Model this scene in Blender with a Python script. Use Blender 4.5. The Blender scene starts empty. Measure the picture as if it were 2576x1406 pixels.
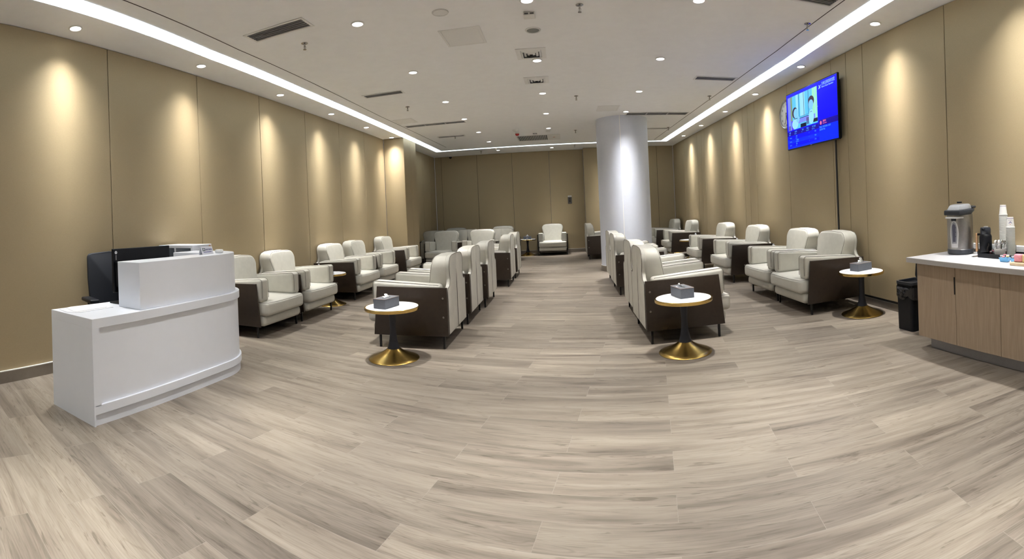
import bpy, bmesh, math, random
from mathutils import Vector, Matrix
random.seed(7)
SC = bpy.context.scene
COL = SC.collection
PI = math.pi
CZ = 3.18          # ceiling height

# ------------------------------------------------------------------ materials
MATS = {}
def _nt(name):
    m = bpy.data.materials.new(name); m.use_nodes = True
    nt = m.node_tree; b = nt.nodes['Principled BSDF']
    MATS[name] = m
    return m, nt, b
def lin(c):
    return tuple(((x/255)/12.92 if x/255 <= .04045 else (((x/255)+.055)/1.055)**2.4) for x in c) + (1,)
def pmat(name, col, rough=.5, metal=0, spec=.5, noise=0, nscale=60, bump=0, bscale=300, coat=0, trans=0):
    """plain surface with a little procedural tone variation and grain"""
    m, nt, b = _nt(name)
    col = tuple(col[:3]) + (1,)
    b.inputs['Base Color'].default_value = col
    b.inputs['Roughness'].default_value = rough
    b.inputs['Metallic'].default_value = metal
    b.inputs['Specular IOR Level'].default_value = spec
    if coat: b.inputs['Coat Weight'].default_value = coat
    if trans: b.inputs['Transmission Weight'].default_value = trans
    if noise or bump:
        tc = nt.nodes.new('ShaderNodeTexCoord')
    if noise:
        n = nt.nodes.new('ShaderNodeTexNoise'); n.inputs['Scale'].default_value = nscale; n.inputs['Detail'].default_value = 4
        r = nt.nodes.new('ShaderNodeValToRGB')
        r.color_ramp.elements[0].position = .3; r.color_ramp.elements[1].position = .7
        r.color_ramp.elements[0].color = tuple(c*(1-noise) for c in col[:3])+(1,)
        r.color_ramp.elements[1].color = tuple(min(1,c*(1+noise)) for c in col[:3])+(1,)
        nt.links.new(tc.outputs['Object'], n.inputs['Vector']); nt.links.new(n.outputs['Fac'], r.inputs['Fac'])
        nt.links.new(r.outputs['Color'], b.inputs['Base Color'])
    if bump:
        n2 = nt.nodes.new('ShaderNodeTexNoise'); n2.inputs['Scale'].default_value = bscale; n2.inputs['Detail'].default_value = 3
        bp = nt.nodes.new('ShaderNodeBump'); bp.inputs['Strength'].default_value = bump; bp.inputs['Distance'].default_value = .002
        nt.links.new(tc.outputs['Object'], n2.inputs['Vector']); nt.links.new(n2.outputs['Fac'], bp.inputs['Height'])
        nt.links.new(bp.outputs['Normal'], b.inputs['Normal'])
    return m
def emat(name, col, strength):
    m, nt, b = _nt(name)
    b.inputs['Base Color'].default_value = (0, 0, 0, 1)
    b.inputs['Emission Color'].default_value = tuple(col[:3])+(1,)
    b.inputs['Emission Strength'].default_value = strength
    b.inputs['Roughness'].default_value = .4; b.inputs['Specular IOR Level'].default_value = .15
    return m

pmat('wall_fabric', (.41, .330, .202), .62, noise=.035, nscale=140, bump=.35, bscale=420, spec=.3)
pmat('wall_gap', (.02, .015, .010), .8, noise=.05)
pmat('ceiling_paint', (.90, .91, .93), .9, noise=.015, nscale=8)
pmat('joint_dark', (.03, .022, .018), .8, noise=.05)
pmat('steel_base', (.30, .275, .245), .28, metal=.75, noise=.05, nscale=20)
pmat('steel_lip_glint', (.9, .9, .88), .35, metal=.1, noise=.02)  # near white: light caught on the baseboard's top edge, put into the colour
pmat('gap_shade_and_cover_black', (.012, .011, .010), .35, noise=.05)
pmat('column_paint', (.68, .72, .83), .38, noise=.01, nscale=20, spec=.5)
pmat('column_seam', (.9, .9, .92), .5, noise=.01)
pmat('cream_leather', (.58, .57, .515), .42, noise=.04, nscale=14, bump=.25, bscale=260)
pmat('brown_leather', (.034, .023, .016), .36, noise=.10, nscale=30, bump=.35, bscale=380)
pmat('piping', (.17, .155, .135), .5, noise=.05)
pmat('black_metal', (.012, .012, .013), .35, metal=.3, noise=.05)
pmat('rivet', (.35, .33, .30), .3, metal=1, noise=.03)
pmat('gold', (.42, .285, .085), .27, metal=1, noise=.05, nscale=30)
pmat('gold_rim', (.72, .52, .18), .18, metal=1, noise=.03, nscale=30)
pmat('navy_stem', (.016, .019, .03), .5, noise=.15, nscale=200, bump=.5, bscale=500)
pmat('box_grey', (.12, .13, .15), .55, noise=.06, nscale=60, bump=.3, bscale=500)
pmat('box_edge', (.42, .31, .26), .5, noise=.05)
pmat('tissue', (.88, .89, .9), .8, noise=.02)
pmat('desk_white', (.78, .82, .90), .32, noise=.008, nscale=10, spec=.5)
pmat('desk_inner', (.45, .47, .46), .6, noise=.03)
pmat('black_plastic', (.004, .005, .008), .42, spec=.3, noise=.08, nscale=40)
pmat('dark_mat', (.012, .028, .022), .6, noise=.08)
pmat('paper', (.70, .71, .76), .8, noise=.01)
pmat('logo_grey', (.6, .62, .66), .5, noise=.02)
pmat('logo_teal', (.008, .07, .055), .5, noise=.02)
pmat('ink_blue', (.08, .09, .3), .5, noise=.02)
pmat('ink_purple', (.09, .05, .26), .5, noise=.02)
pmat('ink_red', (.7, .05, .08), .5, noise=.02)
pmat('quartz', (.74, .75, .80), .22, noise=.03, nscale=90, spec=.55)
pmat('quartz_edge', (.44, .43, .43), .35, noise=.05, nscale=120)
pmat('plinth_metal', (.34, .34, .36), .35, metal=.5, noise=.04)
pmat('steel_brushed', (.42, .41, .40), .33, metal=1, noise=.06, nscale=50)
pmat('grey_plastic', (.28, .29, .31), .3, noise=.03)
pmat('light_plastic', (.62, .62, .62), .35, noise=.02)
pmat('dark_plastic', (.03, .035, .045), .3, noise=.06)
pmat('gauge_dark', (.07, .07, .10), .12, noise=.05)
pmat('light_wood', (.55, .33, .17), .5, noise=.12, nscale=30)
pmat('white_plastic', (.75, .75, .74), .4, noise=.02)
pmat('vent_paint', (.80, .80, .80), .5, noise=.02)
pmat('vent_dark', (.11, .113, .12), .7, noise=.05)
pmat('vent_slat', (.6, .6, .62), .5, noise=.03)
pmat('grey_mesh', (.25, .26, .25), .8, noise=.12, nscale=400)
pmat('chrome', (.45, .44, .43), .25, metal=1, noise=.03)
pmat('red_plastic', (.5, .01, .012), .35, noise=.03)
pmat('bag_black', (.01, .01, .012), .16, noise=.1, bump=.8, bscale=40)
pmat('blue_ceramic', (.12, .38, .66), .3, noise=.03)
pmat('pale_wood', (.66, .50, .32), .55, noise=.08, nscale=40)
pmat('yellow_pack', (.80, .66, .33), .35, noise=.05)
pmat('pink_pack', (.82, .35, .42), .35, noise=.12, nscale=60)
pmat('green_pack', (.16, .70, .12), .35, noise=.08)
pmat('orange_pack', (.85, .18, .04), .35, noise=.05)
pmat('cup_white', (.84, .84, .82), .55, noise=.01)
pmat('cup_cream', (.70, .66, .50), .5, noise=.02)
pmat('figurine', (.38, .20, .12), .5, noise=.15, nscale=80)
pmat('mesh_navy', (.005, .008, .015), .7, noise=.15, nscale=300)
pmat('clock_face', (.80, .80, .78), .4, noise=.01)
pmat('screen_black', (.004, .004, .005), .25, noise=.05)
pmat('switch_grey', (.10, .09, .08), .4, noise=.05)
emat('lamp_glow', (1, .97, .92), 9)
emat('strip_glow', (.80, .93, 1.0), 3.2)

# screen colours (a lit screen)
for n, c, s in [('scr_blue', (8, 2, 255), 1.0), ('scr_navy', (24, 4, 150), 1.0), ('scr_row', (4, 40, 255), 1.0), ('scr_row2', (6, 8, 255), 1.0),
                ('scr_text', (70, 140, 255), 1.0), ('scr_bright', (150, 195, 255), 1.0), ('scr_pink', (235, 110, 160), 1.0),
                ('scr_sky', (90, 190, 255), 1.0), ('scr_pale', (150, 215, 255), 1.0), ('scr_green', (150, 225, 190), 1.0),
                ('scr_skin', (125, 195, 255), 1.0), ('scr_hair', (58, 40, 62), 1.0), ('scr_ink', (20, 22, 45), 1.0),
                ('scr_lilac', (120, 135, 245), 1.0), ('scr_violet', (95, 40, 240), 1.0), ('scr_olive', (120, 150, 120), 1.0), ('scr_maroon', (70, 20, 60), 1.0)]:
    emat(n, lin(c), s)

# marble
m, nt, b = _nt('marble')
tc = nt.nodes.new('ShaderNodeTexCoord'); n = nt.nodes.new('ShaderNodeTexNoise'); n.inputs['Scale'].default_value = 3.2; n.inputs['Detail'].default_value = 6; n.inputs['Distortion'].default_value = 1.2
r = nt.nodes.new('ShaderNodeValToRGB'); e = r.color_ramp.elements
e[0].position = .47; e[0].color = (.80, .82, .86, 1); e[1].position = .53; e[1].color = (.82, .84, .87, 1)
k = e.new(.5); k.color = (.58, .62, .70, 1)
nt.links.new(tc.outputs['Object'], n.inputs['Vector']); nt.links.new(n.outputs['Fac'], r.inputs['Fac']); nt.links.new(r.outputs['Color'], b.inputs['Base Color'])
b.inputs['Roughness'].default_value = .22

# cabinet laminate: fine vertical grain
m, nt, b = _nt('laminate')
tc = nt.nodes.new('ShaderNodeTexCoord'); mp = nt.nodes.new('ShaderNodeMapping'); mp.inputs['Scale'].default_value = (160, 160, 5)
n = nt.nodes.new('ShaderNodeTexNoise'); n.inputs['Scale'].default_value = 1; n.inputs['Detail'].default_value = 3
r = nt.nodes.new('ShaderNodeValToRGB'); e = r.color_ramp.elements
e[0].position = .3; e[0].color = (.34, .262, .188, 1); e[1].position = .7; e[1].color = (.43, .335, .245, 1)
nt.links.new(tc.outputs['Object'], mp.inputs['Vector']); nt.links.new(mp.outputs['Vector'], n.inputs['Vector']); nt.links.new(n.outputs['Fac'], r.inputs['Fac']); nt.links.new(r.outputs['Color'], b.inputs['Base Color'])
b.inputs['Roughness'].default_value = .5

# floor planks: half-lapped boards 1.14 x 0.195 m
def floor_material():
    m, nt, b = _nt('floor_planks')
    L = nt.links.new; N = nt.nodes.new
    tc = N('ShaderNodeTexCoord')
    mp = N('ShaderNodeMapping'); mp.inputs['Rotation'].default_value = (0, 0, .1856); mp.inputs['Location'].default_value = (1.09+1.14*20, .1555+.195*40, 0)
    L(tc.outputs['Object'], mp.inputs['Vector'])
    br = N('ShaderNodeTexBrick'); br.offset = .5; br.offset_frequency = 2
    br.inputs['Scale'].default_value = 1; br.inputs['Brick Width'].default_value = 1.14; br.inputs['Row Height'].default_value = .195
    br.inputs['Mortar Size'].default_value = .0011; br.inputs['Mortar Smooth'].default_value = .1; br.inputs['Bias'].default_value = 0
    br.inputs['Color1'].default_value = (0, 0, 0, 1); br.inputs['Color2'].default_value = (1, 1, 1, 1); br.inputs['Mortar'].default_value = (.5, .5, .5, 1)
    L(mp.outputs['Vector'], br.inputs['Vector'])
    # per-board shift of the grain
    sep = N('ShaderNodeSeparateXYZ'); L(mp.outputs['Vector'], sep.inputs[0])
    mul = N('ShaderNodeMath'); mul.operation = 'MULTIPLY'; mul.inputs[1].default_value = 37.0; L(br.outputs['Color'], mul.inputs[0])
    ax = N('ShaderNodeMath'); ax.operation = 'ADD'; L(sep.outputs[0], ax.inputs[0]); L(mul.outputs[0], ax.inputs[1])
    cmb = N('ShaderNodeCombineXYZ'); L(ax.outputs[0], cmb.inputs[0]); L(sep.outputs[1], cmb.inputs[1]); L(mul.outputs[0], cmb.inputs[2])
    def stretched(sx, sy, scale, detail, dist, rough=.55):
        q = N('ShaderNodeMapping'); q.inputs['Scale'].default_value = (sx, sy, 1); L(cmb.outputs[0], q.inputs['Vector'])
        t = N('ShaderNodeTexNoise'); t.inputs['Scale'].default_value = scale; t.inputs['Detail'].default_value = detail; t.inputs['Distortion'].default_value = dist; t.inputs['Roughness'].default_value = rough
        L(q.outputs[0], t.inputs['Vector']); return t
    fine = stretched(3.0, 75, 1.8, 7, .35, .65)
    broad = stretched(.8, 9, 1.3, 3, .5)
    swirl = stretched(.9, 10, 1.0, 2, .8)
    # growth rings: fold the swirl noise into lines
    rg = N('ShaderNodeMath'); rg.operation = 'MULTIPLY'; rg.inputs[1].default_value = 16; L(swirl.outputs['Fac'], rg.inputs[0])
    fr = N('ShaderNodeMath'); fr.operation = 'PINGPONG'; fr.inputs[1].default_value = .5; L(rg.outputs[0], fr.inputs[0])
    rr = N('ShaderNodeValToRGB'); rr.color_ramp.elements[0].position = .0; rr.color_ramp.elements[0].color = (.80, .79, .77, 1); rr.color_ramp.elements[1].position = .22; rr.color_ramp.elements[1].color = (1, 1, 1, 1)
    L(fr.outputs[0], rr.inputs['Fac'])
    # only some zones show rings
    zone = stretched(.7, 4, 1.1, 1, 0)
    zr = N('ShaderNodeValToRGB'); zr.color_ramp.elements[0].position = .44; zr.color_ramp.elements[1].position = .56; L(zone.outputs['Fac'], zr.inputs['Fac'])
    c1 = N('ShaderNodeValToRGB'); e = c1.color_ramp.elements
    e[0].position = .26; e[0].color = (.130, .108, .088, 1); e[1].position = .66; e[1].color = (.300, .262, .221, 1)
    k = e.new(.44); k.color = (.222, .190, .158, 1)
    L(broad.outputs['Fac'], c1.inputs['Fac'])
    c2 = N('ShaderNodeValToRGB'); e = c2.color_ramp.elements
    e[0].position = .25; e[0].color = (.66, .65, .64, 1); e[1].position = .55; e[1].color = (1, 1, 1, 1)
    L(fine.outputs['Fac'], c2.inputs['Fac'])
    def mix(a, bb, mode, fac=1.0, facsock=None):
        x = N('ShaderNodeMix'); x.data_type = 'RGBA'; x.blend_type = mode; x.inputs['Factor'].default_value = fac
        if facsock: L(facsock, x.inputs['Factor'])
        L(a, x.inputs[6]); L(bb, x.inputs[7]); return x.outputs[2]
    col = mix(c1.outputs['Color'], c2.outputs['Color'], 'MULTIPLY', .85)
    col = mix(col, rr.outputs['Color'], 'MULTIPLY', 1, zr.outputs['Color'])
    kn = stretched(1.6, 12, 1.9, 4, 1.6, .6)
    kr = N('ShaderNodeValToRGB'); kr.color_ramp.elements[0].position = .31; kr.color_ramp.elements[0].color = (.50, .47, .44, 1); kr.color_ramp.elements[1].position = .40; kr.color_ramp.elements[1].color = (1, 1, 1, 1)
    L(kn.outputs['Fac'], kr.inputs['Fac']); col = mix(col, kr.outputs['Color'], 'MULTIPLY', .8)
    tint = N('ShaderNodeValToRGB'); tint.color_ramp.elements[0].color = (.80, .79, .78, 1); tint.color_ramp.elements[1].color = (1.16, 1.15, 1.13, 1)
    L(br.outputs['Color'], tint.inputs['Fac'])
    col = mix(col, tint.outputs['Color'], 'MULTIPLY', 1)
    mort = N('ShaderNodeRGB'); mort.outputs[0].default_value = (.33, .30, .27, 1)
    mf = N('ShaderNodeMath'); mf.operation = 'MULTIPLY'; mf.inputs[1].default_value = .45; L(br.outputs['Fac'], mf.inputs[0])
    col = mix(col, mort.outputs[0], 'MIX', 1, mf.outputs[0])
    L(col, b.inputs['Base Color'])
    b.inputs['Roughness'].default_value = .42; b.inputs['Specular IOR Level'].default_value = .4
    bp = N('ShaderNodeBump'); bp.inputs['Strength'].default_value = .12; bp.inputs['Distance'].default_value = .001
    L(fine.outputs['Fac'], bp.inputs['Height']); L(bp.outputs['Normal'], b.inputs['Normal'])
floor_material()

# ------------------------------------------------------------------ mesh helpers
class MB:
    """collects shapes into ONE mesh object"""
    def __init__(self):
        self.bm = bmesh.new(); self.mats = []
    def mi(self, mat):
        if mat not in self.mats: self.mats.append(mat)
        return self.mats.index(mat)
    def _fin(self, faces, mat, smooth=False):
        i = self.mi(mat)
        for f in faces: f.material_index = i; f.smooth = smooth
    def box(self, x0, x1, y0, y1, z0, z1, mat, bevel=0, seg=2, M=None, smooth=False):
        vs = [self.bm.verts.new((x, y, z)) for z in (z0, z1) for y in (y0, y1) for x in (x0, x1)]
        fs = [self.bm.faces.new([vs[i] for i in q]) for q in ((0, 2, 3, 1), (4, 5, 7, 6), (0, 1, 5, 4), (2, 6, 7, 3), (0, 4, 6, 2), (1, 3, 7, 5))]
        if bevel:
            es = list({e for f in fs for e in f.edges})
            r = bmesh.ops.bevel(self.bm, geom=es, offset=bevel, segments=seg, affect='EDGES', profile=.5)
            fs = list({f for f in r['faces']} | {f for v in r['verts'] for f in v.link_faces} | {f for f in fs if f.is_valid})
            allv = {v for f in fs for v in f.verts}
        else: allv = set(vs)
        if M is not None:
            for v in allv: v.co = M @ v.co
        self._fin(fs, mat, smooth or bool(bevel and seg > 2)); return fs
    def quad(self, pts, mat):
        f = self.bm.faces.new([self.bm.verts.new(p) for p in pts]); self._fin([f], mat); return f
    def prism(self, outline, d0, d1, axis, mat, bevel=0, seg=3, fn=None, smooth=None, M=None):
        """outline: 2D points; extruded from d0 to d1 along axis; fn(co) may move vertices before bevelling"""
        def P(a, b, d):
            return {'x': (d, a, b), 'y': (a, d, b), 'z': (a, b, d)}[axis]
        A = [self.bm.verts.new(P(a, b, d0)) for a, b in outline]; B = [self.bm.verts.new(P(a, b, d1)) for a, b in outline]
        if fn:
            for v in A+B: v.co = Vector(fn(v.co))
        fs = [self.bm.faces.new(A), self.bm.faces.new(B)]
        n = len(A)
        for i in range(n): fs.append(self.bm.faces.new([A[i], A[(i+1) % n], B[(i+1) % n], B[i]]))
        bmesh.ops.recalc_face_normals(self.bm, faces=fs)
        if bevel:
            es = list(set(fs[0].edges) | set(fs[1].edges))
            r = bmesh.ops.bevel(self.bm, geom=es, offset=bevel, segments=seg, affect='EDGES', profile=.5)
            fs = list({f for f in r['faces']} | {f for v in r['verts'] for f in v.link_faces} | {f for f in fs if f.is_valid})
        if M is not None:
            for v in {v for f in fs for v in f.verts}: v.co = M @ v.co
        self._fin(fs, mat, bool(bevel) if smooth is None else smooth); return fs
    def lathe(self, prof, mat, seg=32, c=(0, 0, 0), smooth=True, mat_fn=None, M=None, cap=True):
        rings = []
        for r, z in prof:
            ring = []
            for i in range(seg):
                a = 2*PI*i/seg
                p = Vector((c[0]+r*math.cos(a), c[1]+r*math.sin(a), c[2]+z))
                ring.append(self.bm.verts.new(M @ p if M is not None else p))
            rings.append(ring)
        fs = []
        for j in range(len(rings)-1):
            g = []
            for i in range(seg):
                f = self.bm.faces.new([rings[j][i], rings[j][(i+1) % seg], rings[j+1][(i+1) % seg], rings[j+1][i]]); g.append(f)
            self._fin(g, mat_fn(j) if mat_fn else mat, smooth); fs += g
        if cap:
            for ring in (rings[0], rings[-1]):
                if prof[0 if ring is rings[0] else -1][0] > 1e-4:
                    f = self.bm.faces.new(ring); self._fin([f], mat_fn(-1 if ring is rings[0] else -2) if mat_fn else mat, False); fs.append(f)
        return fs
    def tube(self, pts, r, mat, seg=6, closed=False):
        pts = [Vector(p) for p in pts]; n = len(pts); rings = []
        for i, p in enumerate(pts):
            a = pts[(i-1) % n] if (closed or i > 0) else p; c = pts[(i+1) % n] if (closed or i < n-1) else p
            d = (c-a).normalized() if (c-a).length > 1e-9 else Vector((0, 0, 1))
            up = Vector((0, 0, 1)) if abs(d.z) < .9 else Vector((1, 0, 0))
            u = d.cross(up).normalized(); w = d.cross(u)
            rings.append([self.bm.verts.new(p+r*(math.cos(2*PI*k/seg)*u+math.sin(2*PI*k/seg)*w)) for k in range(seg)])
        fs = []
        for i in range(n if closed else n-1):
            A, B = rings[i], rings[(i+1) % n]
            for k in range(seg): fs.append(self.bm.faces.new([A[k], A[(k+1) % seg], B[(k+1) % seg], B[k]]))
        if not closed:
            fs.append(self.bm.faces.new(rings[0])); fs.append(self.bm.faces.new(rings[-1][::-1]))
        self._fin(fs, mat, True); return fs
    def cushion(self, x0, x1, y0, y1, z0, z1, r, mat, puff=(0, 0, 0), n=9, fn=None):
        """rounded, slightly swollen box"""
        c = Vector(((x0+x1)/2, (y0+y1)/2, (z0+z1)/2)); h = Vector(((x1-x0)/2, (y1-y0)/2, (z1-z0)/2))
        idx = {}; grid = []
        def sp(k, H):
            # dense samples in the rounded border
            e = 4
            if k <= e: t = -H+r*(k/e)
            elif k >= n-e: t = H-r*((n-k)/e)
            else: t = -H+r+(2*H-2*r)*((k-e)/(n-2*e))
            return t
        n = max(n, 10)
        def vert(i, j, k):
            key = (i, j, k)
            if key in idx: return idx[key]
            p = Vector((sp(i, h.x), sp(j, h.y), sp(k, h.z)))
            q = Vector([max(-(h[a]-r), min(h[a]-r, p[a])) for a in range(3)])
            d = p-q
            if d.length > 1e-9: p = q+d.normalized()*r
            for a in range(3):
                o = [b for b in range(3) if b != a]
                w = (1-(p[o[0]]/h[o[0]])**2)*(1-(p[o[1]]/h[o[1]])**2)
                if abs(p[a]) > h[a]-r*.5: p[a] += math.copysign(puff[a]*max(0, w), p[a])
            p = p+c
            if fn: p = Vector(fn(p))
            v = self.bm.verts.new(p); idx[key] = v; return v
        fs = []
        for a in range(3):
            b2, c2 = [t for t in range(3) if t != a]
            for side in (0, n):
                for i in range(n):
                    for j in range(n):
                        q = []
                        for di, dj in ((0, 0), (1, 0), (1, 1), (0, 1)):
                            key = [0, 0, 0]; key[a] = side; key[b2] = i+di; key[c2] = j+dj
                            q.append(vert(*key))
                        if len(set(q)) == 4: fs.append(self.bm.faces.new(q))
        bmesh.ops.recalc_face_normals(self.bm, faces=fs)
        self._fin(fs, mat, True); return fs
    def build(self, name, parent=None, loc=None, rotz=0):
        me = bpy.data.meshes.new(name); self.bm.normal_update(); self.bm.to_mesh(me); self.bm.free()
        for mt in self.mats: me.materials.append(MATS[mt])
        if any(p.use_smooth for p in me.polygons): me.set_sharp_from_angle(angle=math.radians(42))
        o = bpy.data.objects.new(name, me); COL.objects.link(o)
        if parent: o.parent = parent
        if loc: o.location = loc
        o.rotation_euler.z = rotz
        return o
def thing(name, label, cat, loc=(0, 0, 0), rotz=0, group=None):
    o = bpy.data.objects.new(name, None); COL.objects.link(o); o.location = loc; o.rotation_euler.z = rotz; o.empty_display_size = .1
    tag(o, label, cat, group); return o
def tag(o, label, cat, group=None):
    o['label'] = label; o['category'] = cat
    if group: o['group'] = group
    return o
def struct(o): o['kind'] = 'structure'; return o
def dup(root, loc, rotz, label, group=None):
    r = root.copy(); COL.objects.link(r); r.location = loc; r.rotation_euler = (0, 0, rotz); r['label'] = label
    if group: r['group'] = group
    for ch in list(root.children):
        c = ch.copy(); COL.objects.link(c); c.parent = r
        for g in list(ch.children):
            d = g.copy(); COL.objects.link(d); d.parent = c
    return r
def text(body, size, mat, parent, loc, name='lettering', align='LEFT', tilt=None, depth=.0004, sx=1.0):
    """flat lettering standing in the local x-z plane, read from -y"""
    cu = bpy.data.curves.new(name, 'FONT'); cu.body = body; cu.size = size; cu.align_x = align; cu.extrude = depth; cu.resolution_u = 2
    t = bpy.data.objects.new(name, cu); COL.objects.link(t)
    bpy.context.view_layer.update()
    me = bpy.data.meshes.new_from_object(t.evaluated_get(bpy.context.evaluated_depsgraph_get()))
    COL.objects.unlink(t); bpy.data.objects.remove(t)
    me.materials.clear(); me.materials.append(MATS[mat])
    M = Matrix.Rotation(PI/2, 4, 'X')
    me.transform(Matrix.Scale(sx, 4, (1, 0, 0))); me.transform(M if tilt is None else tilt @ M)
    o = bpy.data.objects.new(name, me); COL.objects.link(o); o.parent = parent; o.location = loc
    return o
def arc(cx, cy, r, a0, a1, n):
    return [(cx+r*math.cos(math.radians(a0+(a1-a0)*i/n)), cy+r*math.sin(math.radians(a0+(a1-a0)*i/n))) for i in range(n+1)]

# ------------------------------------------------------------------ room shell
LEFT = [(-3.84, -4), (-3.90, 1.62), (-4.00, 3.02), (-4.06, 4.44), (-4.08, 5.79), (-4.09, 7.13), (-4.09, 8.42), (-4.08, 9.62), (-4.08, 10.8)]
PIER = [(-4.08, 10.8), (-3.58, 10.8), (-3.58, 11.75), (-4.0, 11.75)]
LEFT2 = [(-4.0, 11.75), (-4.0, 15.15)]
BACK = [(-4.0, 15.15), (.71, 15.15)]
BACK2 = [(.71, 15.15), (.71, 14.85), (3.50, 14.85)]
RIGHT = [(3.50, 14.85), (3.55, 10.28), (3.55, 7.0), (3.455, 3.40), (3.40, -4)]
FRONT = [(3.40, -4), (-3.84, -4)]
def seg_points(pts, cuts, axis):
    """insert panel joints along a polyline"""
    out = []
    for a, b in zip(pts[:-1], pts[1:]):
        a = Vector(a); b = Vector(b); out.append((a, True))
        ks = sorted([c for c in cuts if min(a[axis], b[axis])+.03 < c < max(a[axis], b[axis])-.03], reverse=a[axis] > b[axis])
        for c in ks: out.append((a.lerp(b, (c-a[axis])/(b[axis]-a[axis])), True))
    out.append((Vector(pts[-1]), True)); return [p for p, _ in out]
def wall(name, pts, cuts, axis, base='steel', gap=.009):
    """cladding panels with open joints in front of a dark backing; room side is to the right when walking pts clockwise"""
    P = seg_points(pts, cuts, axis); mb = MB(); bb = MB()
    for a, b in zip(P[:-1], P[1:]):
        d = (b-a); L = d.length
        if L < .01: continue
        d.normalize(); nrm = Vector((d.y, -d.x))     # into the room
        M = Matrix(((d.x, -nrm.x, 0, a.x), (d.y, -nrm.y, 0, a.y), (0, 0, 1, 0), (0, 0, 0, 1)))
        mb.box(.002, L-.002, .014, .045, 0, CZ, 'wall_gap', M=M)
        mb.box(gap/2, L-gap/2, 0, .016, .108, CZ-.004, 'wall_fabric', bevel=.0022, seg=1, M=M)
        bb.box(-.012, L+.012, -.012, .012, 0, .100 if base != 'black' else .085, 'steel_base', M=M)
        bb.box(-.014, L+.014, -.017 if base != 'black' else -.006, .012, .100 if base != 'black' else .085, .107, 'gap_shade_and_cover_black' if base == 'black' else 'steel_lip_glint', M=M)  # right wall's black lip paints in the shade of the gap above the baseboard
    struct(mb.build('wall_'+name)); struct(bb.build('baseboard_'+name))
wall('left', LEFT, [-2.5, -1.1, .3], 1)
wall('left_pier', PIER, [11.3], 1)
wall('left_far', LEFT2, [12.6, 13.7, 14.5], 1)
wall('back', BACK, [-3.78, -2.62, -1.51, -.35], 0)
wall('back_right', BACK2, [2.98], 0)
wall('right', RIGHT, [13.52, 12.19, 11.80, 11.55, 10.28, 8.98, 8.71, 8.37, 7.0, 5.60, 5.22, 4.84, 3.40, 2.0, .7, -.8, -2.3], 1, base='black')
wall('front', FRONT, [-2.6, -1.3, 0, 1.3, 2.4], 0)

mb = MB(); mb.box(-4.3, 3.8, -4.2, 15.4, -.1, 0, 'floor_planks'); struct(mb.build('floor'))
mb = MB(); mb.box(-4.3, 3.8, -4.2, 15.4, CZ, CZ+.1, 'ceiling_paint'); struct(mb.build('ceiling'))
# lit ceiling strip (flush light band running round the room)
mb = MB(); z0, z1 = CZ-.006, CZ-.001
so = [(-3.36, -3.2), (-3.40, 1.8), (-3.54, 4.1), (-3.575, 6), (-3.57, 13.80), (3.085, 13.80), (3.13, 7.5), (3.12, 5.8), (2.99, 3.6), (2.94, -3.2)]
si = [(-3.18, -3.02), (-3.225, 2.1), (-3.355, 3.9), (-3.395, 6), (-3.39, 13.69), (2.895, 13.69), (2.94, 7.5), (2.93, 5.8), (2.82, 3.7), (2.77, -3.02)]
for i in range(10):
    j = (i+1) % 10; q = [so[i], so[j], si[j], si[i]]
    mb.prism(q, z0, z1, 'z', 'strip_glow')
o = mb.build('ceiling_light_strip'); tag(o, 'cool white light band set flush round the edge of the ceiling', 'light strip')
# dark expansion joints in the ceiling
for i, pl in enumerate([[(-2.98, -.5), (-3.05, 2.49), (-3.14, 4.12), (-3.18, 8.3), (-3.08, 13.0)], [(2.55, -.5), (2.60, 3.85), (2.67, 5.5), (2.69, 7.3), (2.65, 13.4)]]):
    mb = MB(); w = .006
    for (xa, ya), (xb, yb) in zip(pl[:-1], pl[1:]):
        mb.quad([(xa-w, ya, CZ-.0015), (xb-w, yb, CZ-.0015), (xb+w, yb, CZ-.0015), (xa+w, ya, CZ-.0015)], 'joint_dark')
    struct(mb.build('trim_%d' % (i+1)))

# round column
mb = MB(); cx, cy, cr = 1.335, 10.32, .548
mb.lathe([(cr, .10), (cr, CZ)], 'column_paint', seg=96, c=(cx, cy, 0), cap=False)
mb.lathe([(cr+.012, 0), (cr+.012, .115), (cr, .117)], 'steel_base', seg=96, c=(cx, cy, 0), mat_fn=lambda j: 'steel_base' if j == 0 else 'steel_lip_glint', cap=False)
M = Matrix.Translation((cx, cy, 0)) @ Matrix.Rotation(math.radians(-11), 4, 'Z')
mb.box(-.006, .006, -cr-.002, -cr+.01, .118, CZ, 'column_seam', M=M)
struct(mb.build('column'))

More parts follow.
